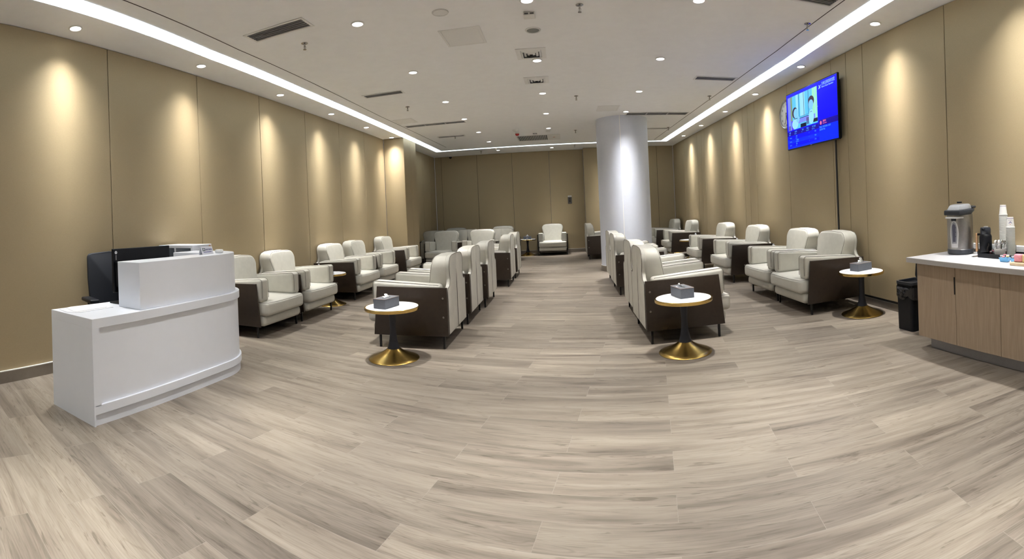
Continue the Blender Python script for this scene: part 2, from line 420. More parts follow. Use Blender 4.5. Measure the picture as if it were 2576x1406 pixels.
# ------------------------------------------------------------------ armchair
def chair_parts(root):
    # back silhouette (x,z): narrow between the arms, flaring to round shoulders
    def back_outline(w0, w1, zb, zt, r):
        pts = [(-w0, zb)]
        pts += [(-w0, zb+.16), (-w0-.6*(w1-w0), zb+.30), (-w1, zt-r)]
        pts += arc(-w1+r, zt-r, r, 180, 90, 6)[1:]
        pts += [(0, zt+.008)]
        pts += arc(w1-r, zt-r, r, 90, 0, 6)
        pts += [(w0+.6*(w1-w0), zb+.30), (w0, zb+.16), (w0, zb)]
        return pts
    # seat cushion
    def seatfn(p):
        s = max(0, min(1, (p.z-.30)/.1)); return (p.x, p.y, p.z-.012*max(0, (p.y+.10)/.3)*s)
    mb = MB(); mb.cushion(-.408, .408, -.475, .22, .245, .41, .045, 'cream_leather', puff=(0, .016, .014))
    for z, k in ((.402, 1),):
        pts = [(-.409, .15, z-.002), (-.409, -.40, z)] + [(x, y, z) for x, y in arc(-.35, -.425, .058, 180, 270, 5)] + [(-.2, -.494, z-.002), (0, -.499, z-.003), (.2, -.494, z-.002)] + [(x, y, z) for x, y in arc(.35, -.425, .058, 270, 360, 5)] + [(.409, .15, z-.002)]
        mb.tube(pts, .0030, 'piping', seg=5)
    mb.build('seat', root)
    mb = MB(); mb.cushion(-.405, .405, -.425, .33, .125, .25, .05, 'cream_leather', puff=(0, .008, 0))
    mb.build('base_cushion', root)
    # arm cushions
    for s in (-1, 1):
        def armfn(p, s=s):
            t = (p.y+.40)/.72; top = max(0, (p.z-.5)/.16)
            return (p.x, p.y, p.z-.045*t*top)
        mb = MB(); x0, x1 = sorted((s*.272, s*.418))
        mb.cushion(x0, x1, -.405, .31, .405, .672, .034, 'cream_leather', puff=(.008, .004, .004), fn=armfn)
        for xe in (x0+.012, x1-.012):
            pts = [(xe, .29, .621), (xe, 0, .645), (xe, -.30, .664)] + [(xe, y, z) for y, z in arc(-.372, .635, .034, 90, 180, 4)] + [(xe, -.408, .55), (xe, -.407, .45)]
            mb.tube(pts, .0027, 'piping', seg=5)
        mb.build('armrest', root)
    # back cushion
    ol = back_outline(.265, .325, .38, .900, .115)
    def bfn(co):
        z = co.z
        if co.y < .2: return (co.x, .105+.115*(z-.38)/.55, z)
        return (co.x, .372, z)
    mb = MB(); mb.prism(ol, 0, .37, 'y', 'cream_leather', bevel=.03, seg=4, fn=bfn)
    pts = [(x*1.0-math.copysign(.006, x) if abs(x) > .01 else x, .105+.115*(z-.38)/.55+.013, z-(.004 if z > .8 else 0)) for x, z in ol[1:-1]]
    mb.tube(pts, .0028, 'piping', seg=5)
    mb.build('backrest', root)
    # leather back panel: wide below the arms, with the tapering slit down the middle
    mb = MB()
    for s in (-1, 1):
        o2 = [(0.010, .135), (.415, .135), (.418, .57), (.405, .592), (.352, .60), (.318, .625), (.300, .68), (.318, .76), (.322, .800), (.308, .850), (.272, .885), (.20, .903), (.0, .910), (0, .72), (.011, .60), (.013, .3)]
        mb.prism([(s*x, z) for x, z in o2], .352, .392, 'y', 'cream_leather', bevel=.008, seg=2, smooth=True)
    mb.prism([(-.010, .137), (.010, .137), (.012, .55), (.010, .64), (.001, .74), (-.001, .74), (-.010, .64), (-.012, .55)], .36, .3912, 'y', 'joint_dark')
    op = [(.415, .14), (.418, .57), (.405, .592), (.352, .60), (.318, .625), (.300, .68), (.318, .76), (.322, .800), (.308, .850), (.272, .885), (.20, .903), (0, .910)]
    ring = [(x, .391, z) for x, z in op] + [(-x, .391, z) for x, z in op[::-1][1:]]
    mb.tube(ring, .0032, 'piping', seg=5)
    mb.build('back_panel', root)
    # brown leather sides
    for s in (-1, 1):
        mb = MB(); x0, x1 = sorted((s*.424, s*.452))
        mb.prism([(.388, .128), (.388, .603), (-.345, .618), (-.392, .128)], x0, x1, 'x', 'brown_leather', bevel=.006, seg=2, smooth=False)
        for z in (.50, .315):
            Mr = Matrix.Translation((s*.4505, .345, z)) @ Matrix.Rotation(s*PI/2, 4, 'Y')
            mb.lathe([(.011, 0), (.010, .004), (.004, .006)], 'rivet', seg=10, M=Mr)
        mb.build('side_panel', root)
    for sx in (-1, 1):
        for y in (-.335, .335):
            mb = MB(); mb.box(sx*.42-.011, sx*.42+.011, y-.011, y+.011, 0, .14, 'black_metal', bevel=.003, seg=1); mb.build('leg', root)
first = thing('armchair', '', 'armchair', group='lounge armchairs')
chair_parts(first)
GA = 'armchairs along the left wall'; GC = 'armchairs with their backs to the aisle, left block'; GF = 'armchairs with their backs to the aisle, right block'; GR = 'armchairs along the right wall'
chairs = [
 (-3.66, 4.94, 90, GA, 'cream armchair by the left wall, partly hidden behind the white reception desk'),
 (-3.665, 5.93, 90, GA, 'cream armchair by the left wall, second past the desk, fully lit cushions'),
 (-3.67, 7.62, 90, GA, 'cream armchair with brown side by the left wall, just past the first wall table'),
 (-3.67, 8.62, 90, GA, 'cream armchair by the left wall, fourth past the desk, paired behind the third'),
 (-3.67, 10.20, 90, GA, 'cream armchair by the left wall, last one before the projecting pier'),
 (-1.54, 5.06, -90, GC, 'cream armchair seen from behind, nearest in the left block, beside the marble table'),
 (-1.52, 6.13, -90, GC, 'cream armchair seen from behind, second in the left block'),
 (-1.47, 7.15, -90, GC, 'cream armchair seen from behind, third in the left block, before the gap'),
 (-1.35, 9.00, -90, GC, 'cream armchair seen from behind with brown side, just past the gap in the left block'),
 (-1.33, 10.05, -90, GC, 'cream armchair seen from behind, farthest of the left block'),
 (1.13, 4.97, 90, GF, 'cream armchair with brown side behind the near right marble table'),
 (1.16, 5.93, 90, GF, 'cream armchair seen from behind, second in the right block'),
 (1.15, 7.66, 90, GF, 'cream armchair with brown side in front of the round column'),
 (1.17, 8.66, 90, GF, 'cream armchair touching the foot of the round column'),
 (.99, 13.02, 90, GF, 'cream armchair peeking out past the far side of the round column'),
 (1.02, 13.98, 90, GF, 'cream armchair behind the column next to the back wall'),
 (3.00, 5.25, -90, GR, 'cream armchair by the right wall, nearest, beside the marble table with tissues'),
 (3.02, 6.20, -90, GR, 'cream armchair by the right wall under the television, second from the table'),
 (3.04, 7.92, -90, GR, 'cream armchair with brown side by the right wall, third from the near table'),
 (3.05, 9.66, -90, GR, 'cream armchair with brown side by the right wall, fourth from the near table'),
 (3.05, 12.35, -90, GR, 'cream armchair by the right wall, brightly lit one beyond the white table'),
 (3.02, 14.20, -90, GR, 'shaded cream armchair in the far right corner of the room'),
 (-3.06, 12.22, 0, 'armchairs facing the camera before the far rows', 'grey-shaded cream armchair facing the camera beside the pier'),
 (-2.10, 12.22, 0, 'armchairs facing the camera before the far rows', 'cream armchair facing the camera, lit, beside the grey-shaded one'),
 (-3.53, 13.40, 180, 'armchairs turned to the back wall', 'backrest of a cream armchair turned away, closest to the left wall'),
 (-2.60, 13.40, 180, 'armchairs turned to the back wall', 'backrest of a cream armchair turned away, middle of the three'),
 (-1.67, 13.40, 180, 'armchairs turned to the back wall', 'backrest of a cream armchair turned away, end of row nearest the aisle'),
 (-3.35, 14.72, 0, 'armchairs against the back wall', 'dim cream armchair against the back wall in the left corner'),
 (-1.86, 14.72, 0, 'armchairs against the back wall', 'cream armchair against the back wall, half hidden behind the other rows'),
 (-.33, 14.72, 0, 'armchairs against the back wall', 'cream armchair standing alone at the back wall beside a small round table'),
]
for i, (x, y, a, g, lab) in enumerate(chairs):
    if i == 0:
        first.location = (x, y, 0); first.rotation_euler.z = math.radians(a); first['label'] = lab; first['group'] = g
    else: dup(first, (x, y, 0), math.radians(a), lab, g)

# ------------------------------------------------------------------ side tables
def table_parts(root):
    mb = MB(); mb.lathe([(.0, .467), (.245, .467), (.247, .468), (.247, .484), (.244, .487), (0, .487)], 'marble', seg=48, cap=False); mb.build('table_top', root)
    mb = MB(); mb.lathe([(.240, .458), (.258, .458), (.260, .461), (.260, .484), (.258, .486), (.248, .486), (.248, .468), (.240, .468), (.240, .458)], 'gold_rim', seg=64, cap=False); mb.build('rim', root)
    mb = MB(); mb.lathe([(0, .458), (.042, .458), (.040, .44), (.033, .39), (.0285, .33), (.028, .28), (.031, .23), (.037, .18), (.046, .135), (.058, .098), (.060, .092), (0, .092)], 'navy_stem', seg=28, cap=False); mb.build('stem', root)
    mb = MB(); mb.lathe([(.0, 0), (.236, 0), (.238, .004), (.234, .009), (.20, .022), (.15, .042), (.105, .064), (.075, .083), (.062, .094), (.056, .098), (0, .098)], 'gold', seg=64, cap=False); mb.build('base', root)
first_table = thing('side_table', '', 'table', group='round marble side tables'); table_parts(first_table)
tables = [
 (-1.60, 4.27, 'round marble side table with gold base in the left foreground'),
 (1.03, 4.20, 'round marble side table with gold base in the right foreground'),
 (3.135, 4.50, 'round marble side table with gold base by the right wall near the bin'),
 (-3.55, 6.78, 'round marble side table between armchairs on the left wall, edge showing'),
 (-3.66, 9.41, 'round side table tucked before the last left wall armchair'),
 (1.28, 6.80, 'round side table inside the right block, mostly hidden by armchairs'),
 (3.12, 7.06, 'round side table by the right wall under the clock'),
 (3.20, 8.79, 'round side table by the right wall, hidden behind two armchairs'),
 (2.95, 11.10, 'white topped round table by the right wall with wide gap before it'),
 (3.10, 13.28, 'round side table in the dim far right corner'),
 (-1.09, 14.62, 'round side table with black stem at the back wall'),
]
for i, (x, y, lab) in enumerate(tables):
    if i == 0: first_table.location = (x, y, 0); first_table['label'] = lab
    else: dup(first_table, (x, y, 0), 0, lab)

# ------------------------------------------------------------------ tissue boxes
def tissue_box(loc, rot, label, flat=False, sc=1.0):
    root = thing('tissue_box', label, 'tissue box', loc, math.radians(rot), 'grey leather tissue boxes')
    w, d, h = .115*sc, .065*sc, .088*sc
    mb = MB(); mb.box(-w, w, -d, d, 0, h-.002, 'box_grey', bevel=.002, seg=1)
    mb.box(-w+.002, w-.002, -d+.002, d-.002, h-.003, h, 'box_grey', bevel=.001, seg=1)
    for y in (-d+.001, d-.001): mb.box(-w, w, y-.0014, y+.0014, h-.0022, h+.0008, 'box_edge')
    for x in (-w+.001, w-.001): mb.box(x-.0014, x+.0014, -d, d, h-.0022, h+.0008, 'box_edge')
    mb.box(-.055, .055, -.011, .011, h, h+.0006, 'screen_black')
    mb.build('box', root)
    mb = MB(); n = 7; pts = []
    H = .035 if flat else .062
    rows = []
    for j in range(5):
        t = j/4; row = []
        for i in range(n):
            u = i/(n-1)*2-1
            z = h-.004+H*t*(1-.55*abs(u)**1.5*(.4+t*.6))
            row.append(mb.bm.verts.new((u*(.045*(1-.45*t))+(.02*t if flat else .004*t), (.010*math.sin(u*4+t*3))*(.4+t)+(.02*t if flat else .006*t), z)))
        rows.append(row)
    fs = []
    for j in range(4):
        for i in range(n-1): fs.append(mb.bm.faces.new([rows[j][i], rows[j][i+1], rows[j+1][i+1], rows[j+1][i]]))
    rows2 = [[mb.bm.verts.new(v.co+Vector((.006, .012+.006*k, -.006*k))) for v in row] for k, row in enumerate(rows[:4])]
    for j in range(3):
        for i in range(n-1): fs.append(mb.bm.faces.new([rows2[j][i], rows2[j][i+1], rows2[j+1][i+1], rows2[j+1][i]]))
    mb._fin(fs, 'tissue', True)
    mb.build('tissue_sheet', root); return root
ZT = .4875
tissue_box((-1.635, 4.225, ZT), 75, 'grey tissue box on the marble table in the left foreground', flat=True)
tissue_box((1.035, 4.255, ZT), 100, 'grey tissue box on the marble table in the right foreground', flat=True)
tissue_box((3.17, 4.55, ZT), 12, 'grey tissue box on the marble table near the bin, tissue standing up')
tissue_box((-3.74, 6.78, ZT), 95, 'grey tissue box on the left wall table behind the second armchair')
tissue_box((-3.64, 9.40, ZT), 90, 'grey tissue box by the left wall, only its tissue showing above the armrest')
tissue_box((1.12, 6.80, ZT), 80, 'tissue box inside the right block, its tissue just above an armrest')
tissue_box((3.24, 7.06, ZT), 5, 'grey tissue box by the right wall, between second and third armchairs')
tissue_box((3.27, 8.80, ZT), 5, 'grey tissue box by the right wall, between third and fourth armchairs')
tissue_box((3.10, 11.16, ZT), 5, 'grey tissue box by the right wall, on the white table past the fourth armchair')
tissue_box((3.18, 13.30, ZT), 5, 'small far tissue box by the right wall near the corner armchair')
tb = tissue_box((-1.09, 14.60, ZT), 0, 'grey tissue box on the small table at the back wall')
mb = MB(); mb.box(-.03, .03, -.0665, -.065, .03, .045, 'logo_grey'); mb.build('emblem', tb)

# ------------------------------------------------------------------ reception desk
desk = thing('reception_desk', 'white reception desk with raised counter and rounded far end', 'desk', (-3.0, 2.6, 0))
D = desk.location
def wp(pts): return [(x-D.x, y-D.y) for x, y in pts]
XF, XB, Y0 = -2.70, -3.24, 1.84
CX, CY, RR = -3.16, 3.25, .46
def desk_outline(off, y0off=0, inner=False):
    return [(XB+off, Y0+y0off), (XF-off, Y0+y0off)] + arc(CX, CY, RR-off, 0, 90, 14) + [(XB-.10, CY+RR-off), (XB-.10, CY+.1), (XB+off, CY+.1)]
mb = MB()
mb.prism(wp(desk_outline(.012, .012)), .0, .075, 'z', 'desk_white')                     # plinth
mb.prism(wp(desk_outline(.016, .012)), .075, .645, 'z', 'desk_white')                      # body
mb.prism(wp([(XB, Y0), (XF, Y0), (XF, Y0+.012), (XB, Y0+.012)]), 0, .645, 'z', 'desk_white')
mb.build('body', desk)
mb = MB(); mb.prism(wp(desk_outline(0, 0)), .645, .71, 'z', 'desk_white', bevel=.002, seg=1, smooth=False); mb.build('desk_top', desk)
def band(z0, z1, off, name):
    mb = MB(); path = [(XF-off, Y0+.012)] + arc(CX, CY, RR-off, 0, 90, 14) + [(XB-.1, CY+RR-off)]
    inn = [(XF-.018, Y0+.012)] + arc(CX, CY, RR-.018, 0, 90, 14) + [(XB-.1, CY+RR-.018)]
    mb.prism(wp(path+inn[::-1]), z0, z1, 'z', 'desk_white', bevel=.0015, seg=1, smooth=False); mb.build(name, desk)
band(.075, .135, 0, 'lower_rail')
mb = MB(); mb.box(XF-.02-D.x, XF-D.x, Y0+.012-D.y, Y0+.06-D.y, .13, .646, 'desk_white'); mb.build('stile', desk)
# raised counter
rx, ry = XF-.035, 2.295
up = [(rx, ry)] + arc(CX, CY, RR-.035, 0, 90, 14) + [(CX-.30, CY+RR-.035), (CX-.30, CY+.10), (CX+.12, CY+.10)] + [(rx-.255, CY-.03), (rx-.255, ry)]
mb = MB(); mb.prism(wp(up), .7105, 1.055, 'z', 'desk_white', bevel=.002, seg=1, smooth=False); mb.build('raised_counter', desk)
# pigeonhole cabinet closing the far end
px0, px1, py0, py1, pz = -3.985, -3.475, 3.40, 3.70, 1.11
cab = thing('pigeonhole_cabinet', 'white open-fronted cabinet standing behind the desk by the wall', 'cabinet', ((px0+px1)/2, 3.79, 0))
mb = MB(); w = (px1-px0)/2
mb.box(-w, w, -.15, .15, pz-.03, pz, 'desk_white', bevel=.002, seg=1)
mb.box(-w, w, .135, .15, 0, pz-.03, 'desk_inner')
for x in (-w+.012, 0, w-.012): mb.box(x-.012, x+.012, -.15, .135, 0, pz-.03, 'desk_white')
for z in (0.02, .35, .68, .92): mb.box(-w, w, -.14, .135, z, z+.02, 'desk_white')
mb.build('carcass', cab)

# monitor (its back faces the room)
mon = thing('monitor', 'black computer monitor seen from behind on the reception desk', 'monitor', (-3.11, 2.68, .7105), math.radians(93))
mb = MB(); mb.box(-.315, .315, .03, .052, .085, .435, 'black_plastic', bevel=.004, seg=1); mb.box(-.30, .08, .0, .032, .13, .33, 'black_plastic', bevel=.006, seg=1); mb.build('screen_housing', mon)
mb = MB(); mb.box(-.31, .31, .0525, .0535, .095, .43, 'screen_black'); mb.build('screen', mon)
mb = MB(); mb.box(-.29, -.23, -.01, .01, .01, .20, 'black_plastic', bevel=.004, seg=1); mb.box(-.33, -.17, -.085, .075, 0, .012, 'black_plastic', bevel=.004, seg=1); mb.build('stand', mon)
mon.rotation_euler.z = math.radians(90)
mb = MB(); Mr = Matrix.Translation((-.285, .0295, .405)) @ Matrix.Rotation(PI/2, 4, 'X'); mb.lathe([(.013, 0), (.013, .0008)], 'logo_grey', seg=20, M=Mr); mb.box(-.287, -.283, .0288, .0296, .345, .385, 'logo_grey'); mb.build('emblem', mon)
# office chair
oc = thing('office_chair', 'black mesh office chair behind the reception desk', 'chair', (-3.60, 2.78, 0), math.radians(74))
ol = [(-.22, .50), (-.235, .62), (-.245, .85), (-.24, 1.02)] + arc(-.195, 1.035, .045, 180, 90, 4) + [(0, 1.09)] + arc(.195, 1.035, .045, 90, 0, 4) + [(.24, 1.02), (.245, .85), (.235, .62), (.22, .50)]
mb = MB(); mb.prism(ol, .20, .235, 'y', 'mesh_navy', bevel=.01, seg=2, fn=lambda c: (c.x, c.y+.05*((c.z-.5)/.6)+.04*(c.x/.24)**2*-1, c.z), smooth=True); mb.build('backrest', oc)
mb = MB(); mb.cushion(-.24, .24, -.26, .20, .42, .50, .03, 'mesh_navy', puff=(0, 0, .01)); mb.build('seat', oc)
for s in (-1, 1):
    mb = MB(); mb.cushion(s*.30-.045, s*.30+.045, -.16, .11, .655, .69, .014, 'black_plastic'); mb.tube([(s*.30, 0, .66), (s*.30, .02, .50), (s*.2, .02, .44)], .018, 'black_plastic', seg=8); mb.build('armrest', oc)
mb = MB(); mb.lathe([(.03, .08), (.03, .42)], 'black_metal', seg=16)
for k in range(5):
    a = 2*PI*k/5+.3; mb.tube([(0, 0, .10), (.28*math.cos(a), .28*math.sin(a), .07)], .018, 'black_plastic', seg=8)
mb.build('base', oc)
for k in range(5):
    a = 2*PI*k/5+.3; mb = MB(); Mr = Matrix.Translation((.28*math.cos(a), .28*math.sin(a), .028)) @ Matrix.Rotation(a, 4, 'Z') @ Matrix.Rotation(PI/2, 4, 'Y') ; mb.lathe([(.028, -.02), (.028, .02)], 'black_plastic', seg=16, M=Mr); mb.build('caster', oc)
# papers, mat, folder, cable
mb = MB(); mb.prism([(-3.235, 2.01), (-3.22, 2.30), (-2.99, 2.24), (-2.97, 1.93), (-3.05, 1.86), (-3.19, 1.88)], .7108, .7135, 'z', 'paper')
mb.prism([(-3.21, 1.95), (-3.19, 2.26), (-3.02, 2.20), (-3.0, 1.90)], .7136, .7155, 'z', 'paper', M=None)
tag(mb.build('paper_stack'), 'loose white paper sheets on the near end of the reception desk', 'papers')
mb = MB(); mb.box(-3.235, -3.00, 2.50, 2.62, .7107, .7135, 'dark_mat')
tag(mb.build('desk_pad'), 'dark green desk pad under the monitor stand', 'desk pad')
mb = MB(); mb.box(-3.22, -3.05, 2.72, 2.98, .7107, .735, 'paper', bevel=.002, seg=1); mb.box(-3.225, -3.045, 2.71, 2.99, .7355, .739, 'light_plastic')
tag(mb.build('document_folder'), 'pile of documents beside the monitor, behind the raised counter', 'documents')
# tent sign with green emblem
sg = thing('tent_sign', 'small white tent card with green emblem on the reception counter', 'sign', (-2.865, 3.20, 1.0555), math.radians(82))
T = Matrix.Rotation(math.radians(-18), 4, 'X')
mb = MB(); mb.box(-.065, .065, 0, .002, 0, .072, 'paper', M=T); T2 = Matrix.Translation((0, .052, 0)) @ Matrix.Rotation(math.radians(18), 4, 'X'); mb.box(-.065, .065, -.002, 0, 0, .072, 'paper', M=T2); mb.build('card', sg)
mb = MB(); mb.box(-.052, -.024, -.001, 0, .032, .058, 'logo_teal', M=T)
mb.box(-.049, -.027, -.0016, -.001, .0415, .0485, 'paper', M=T); mb.box(-.0415, -.0345, -.0016, -.001, .034, .056, 'paper', M=T); mb.build('emblem', sg)
Tm = T
text('医疗救助', .019, 'ink_blue', sg, (0, 0, 0), 'lettering', tilt=Matrix.Identity(4)).matrix_basis = T @ Matrix.Translation((-.020, -.0012, .037))
mb = MB(); mb.box(-.045, .045, -.0012, -.0004, .019, .024, 'ink_blue', M=T); mb.build('printed_line', sg)
mb = MB(); mb.lathe([(.018, 0), (.020, .012), (.017, .03), (.012, .042), (.009, .05), (.012, .058), (.010, .068), (.003, .076), (0, .078)], 'figurine', seg=16, c=(-2.985, 3.36, 1.0555), cap=False)
tag(mb.build('figurine'), 'tiny brown figurine standing behind the tent card on the counter', 'figurine')
mb = MB(); mb.cushion(-2.93, -2.86, 3.36, 3.41, 1.0556, 1.088, .012, 'white_plastic'); tag(mb.build('desk_phone_dock'), 'small white plastic holder on the counter beside the tent card', 'holder')

# ------------------------------------------------------------------ television
tv = thing('television', 'large wall television showing a blue flight board and cartoon', 'television', (3.40, 6.00, 2.505), math.radians(-90))
W, H = .735, .425
mb = MB(); mb.box(-W, W, 0, .03, -H, H, 'black_plastic', bevel=.004, seg=1); mb.box(-W+.06, W-.02, .03, .062, -H+.01, H-.08, 'black_plastic', bevel=.01, seg=1); mb.build('housing', tv)
mb = MB(); mb.box(-.25, .25, .06, .10, -.2, .2, 'black_metal'); mb.build('wall_bracket', tv)
mb = MB(); mb.box(-.02, .02, -.001, 0, -H+.004, -H+.009, 'logo_grey'); mb.build('emblem', tv)
sw, sh = .722, .410
def scr(mb, x0, x1, z0, z1, mat, lay=0):      # screen-space 0..1 from top-left
    mb.box(-sw+2*sw*x0, -sw+2*sw*x1, -.0016-.0004*lay, -.0012-.0004*lay, sh-2*sh*z1, sh-2*sh*z0, mat)
mb = MB()
scr(mb, 0, 1, 0, 1, 'scr_blue')
scr(mb, 0, 1, .965, 1, 'scr_row', 1)
scr(mb, 0, .66, .685, .765, 'scr_navy', 1); scr(mb, 0, .66, .765, .84, 'scr_row2', 1); scr(mb, 0, .66, .84, .905, 'scr_row', 1); scr(mb, 0, .66, .905, .965, 'scr_row2', 1)
scr(mb, .665, 1, .64, .735, 'scr_navy', 1); scr(mb, .665, 1, .735, .965, 'scr_row', 1)
SPX = mb
screen = mb.build('screen', tv)
# cartoon picture: two plain figures by a window
mb = MB()
scr(mb, .03, .645, .06, .665, 'scr_sky', 1)
scr(mb, .03, .09, .06, .665, 'scr_lilac', 2); scr(mb, .09, .13, .06, .5, 'scr_olive', 2); scr(mb, .55, .645, .06, .60, 'scr_green', 2); scr(mb, .60, .612, .06, .6, 'scr_pale', 3)
scr(mb, .21, .26, .06, .5, 'scr_pale', 2); scr(mb, .30, .40, .06, .5, 'scr_pale', 2)
for x in (.27, .375, .47): scr(mb, x, x+.007, .06, .5, 'scr_ink', 3)
scr(mb, .26, .56, .465, .50, 'scr_ink', 3); scr(mb, .26, .56, .47, .49, 'scr_sky', 4); scr(mb, .22, .60, .50, .58, 'scr_lilac', 3)
scr(mb, .30, .42, .60, .665, 'scr_ink', 4); scr(mb, .56, .645, .58, .64, 'scr_ink', 4); scr(mb, .10, .15, .5, .665, 'scr_violet', 4)
for x in (.43, .455): scr(mb, x, x+.015, .52, .64, 'scr_maroon', 5)
for x in (.04, .055, .07): scr(mb, x, x+.008, .58, .66, 'scr_maroon', 5)
def blob(mb, cx, cz, rx, rz, mat, lay, n=24, a0=0, a1=360):
    pts = [(-sw+2*sw*(cx+rx*math.cos(math.radians(a0+(a1-a0)*i/n))), sh-2*sh*(cz-rz*math.sin(math.radians(a0+(a1-a0)*i/n)))) for i in range(n)]
    mb.prism(pts, -.0016-.0004*lay, -.0012-.0004*lay, 'y', mat)
blob(mb, .185, .57, .070, .09, 'scr_pale', 5); blob(mb, .185, .37, .058, .10, 'scr_hair', 5); blob(mb, .205, .385, .048, .085, 'scr_skin', 6); blob(mb, .25, .50, .035, .06, 'scr_skin', 6)
blob(mb, .525, .53, .05, .125, 'scr_pale', 5); blob(mb, .53, .27, .058, .09, 'scr_hair', 6); blob(mb, .525, .325, .047, .08, 'scr_skin', 7)
scr(mb, .17, .24, .475, .485, 'scr_ink', 7); scr(mb, .505, .545, .445, .452, 'scr_ink', 7); scr(mb, .63, .66, .40, .405, 'scr_bright', 8)
mb.build('cartoon_picture', tv)
def ts(s, size, x, z, mat='scr_text', sx=1.0, align='LEFT', name='lettering'):
    return text(s, size, mat, tv, (-sw+2*sw*x, -.0030, sh-2*sh*z), name, align, sx=sx)
ts('万州五桥机场欢迎您', .052, .735, .085, 'scr_bright', .72)
ts('Welcome to Wanzhou Wuqiao Airport', .030, .735, .125, 'scr_bright', .62)
# plane emblem
mb = MB(); ex, ez = -sw+2*sw*.70, sh-2*sh*.105
for pts in ([(-.034, -.012), (.028, .030), (.036, .026), (-.020, -.022)], [(-.012, .004), (-.026, .032), (-.018, .034), (.008, .014)], [(-.004, -.004), (.024, -.004), (.026, -.010), (-.008, -.014)]):
    mb.prism([(ex+a, ez+c) for a, c in pts], -.0028, -.0024, 'y', 'scr_bright')
mb.build('plane_emblem', tv)
for s, e, x in [('航班', 'Flight No.', .045), ('目的地', 'Destination', .165), ('经停', 'Via', .325), ('登机口', 'Boarding Gate', .42), ('起飞时间', 'Depart Time', .535)]:
    ts(s, .030, x, .722, 'scr_text', .8); ts(e, .020, x-.01, .752, 'scr_text', .75)
for k, (a, c, en, g, t) in enumerate([('MU2337', '昆明', 'Kunming', '2', '19:05'), ('CA1892', '上海浦东', 'Shanghai Pudong', '3', '20:40'), ('GS6571', '西安', 'Xian', '2', '21:15')]):
    z = .805+.067*k
    ts(a, .024, .05, z+.012, sx=.8); ts(c, .026, .19, z, sx=.8); ts(en, .018, .185, z+.026, sx=.75); ts(g, .026, .465, z, sx=.8); ts(t, .028, .575, z, sx=.8)
ts('温馨提示', .030, .735, .682, 'scr_pink', .75); ts('Warm Reminder', .020, .735, .713, 'scr_pink', .75)
mb = MB(); blob(mb, .70, .69, .016, .032, 'scr_pink', 3); mb.build('notice_emblem', tv)
ts('旅客朋友：请您不要遗忘物品，请保管好', .026, .675, .772, sx=.62); ts('随身携带的行李物品', .026, .675, .812, sx=.62)
mb = MB(); mb.box(-.014, .014, -.004, .010, -.63, .63, 'gap_shade_and_cover_black', bevel=.001, seg=1)
tag(mb.build('cable_cover', loc=(3.465, 5.46, 1.47), rotz=math.radians(-90)), 'black vertical cable cover on the wall below the television', 'cable cover')

# ------------------------------------------------------------------ wall clock
ck = thing('wall_clock', 'round silver-rimmed wall clock beside the television', 'clock', (3.535, 6.95, 2.68), math.radians(-90))
Mf = Matrix.Rotation(PI/2, 4, 'X')
mb = MB(); mb.lathe([(.205, -.0), (.232, .0), (.238, .02), (.232, .045), (.218, .052), (.205, .045), (.205, .0)], 'chrome', seg=56, M=Mf, cap=False); mb.build('rim', ck)
mb = MB(); mb.lathe([(.207, 0), (.207, .030), (0, .030)], 'clock_face', seg=48, M=Mf, cap=False); mb.build('dial', ck)
for i in range(1, 13):
    a = math.radians(90-30*i); text(str(i), .052, 'screen_black', ck, (.165*math.cos(a), -.0312, .165*math.sin(a)-.018), 'dial_lettering', 'CENTER')
for nm, L, w, h, mn in (('hour_hand', .10, .006, 5.55, None), ('minute_hand', .15, .004, None, 33)):
    a = -(h/12*2*PI if h else mn/60*2*PI); M = Matrix.Rotation(-a, 4, 'Y')
    mb = MB(); mb.box(-w, w, -.036, -.034, -.03, L, 'screen_black', M=M); mb.build(nm, ck)

# ------------------------------------------------------------------ back wall switch
sw_ = thing('wall_switch', 'grey control plate under a white label on the back wall', 'switch', (.245, 15.148, 1.62))
mb = MB(); mb.box(-.062, .062, -.012, 0, -.115, .09, 'switch_grey', bevel=.003, seg=1)
for z in (.05, .0, -.04): mb.box(-.02, .02, -.0135, -.012, z-.012, z+.012, 'screen_black')
mb.build('plate', sw_)
mb = MB(); mb.box(-.056, .056, -.008, 0, .095, .14, 'white_plastic', bevel=.002, seg=1); mb.box(-.03, .03, -.0086, -.008, .118, .124, 'switch_grey'); mb.build('label_plate', sw_)

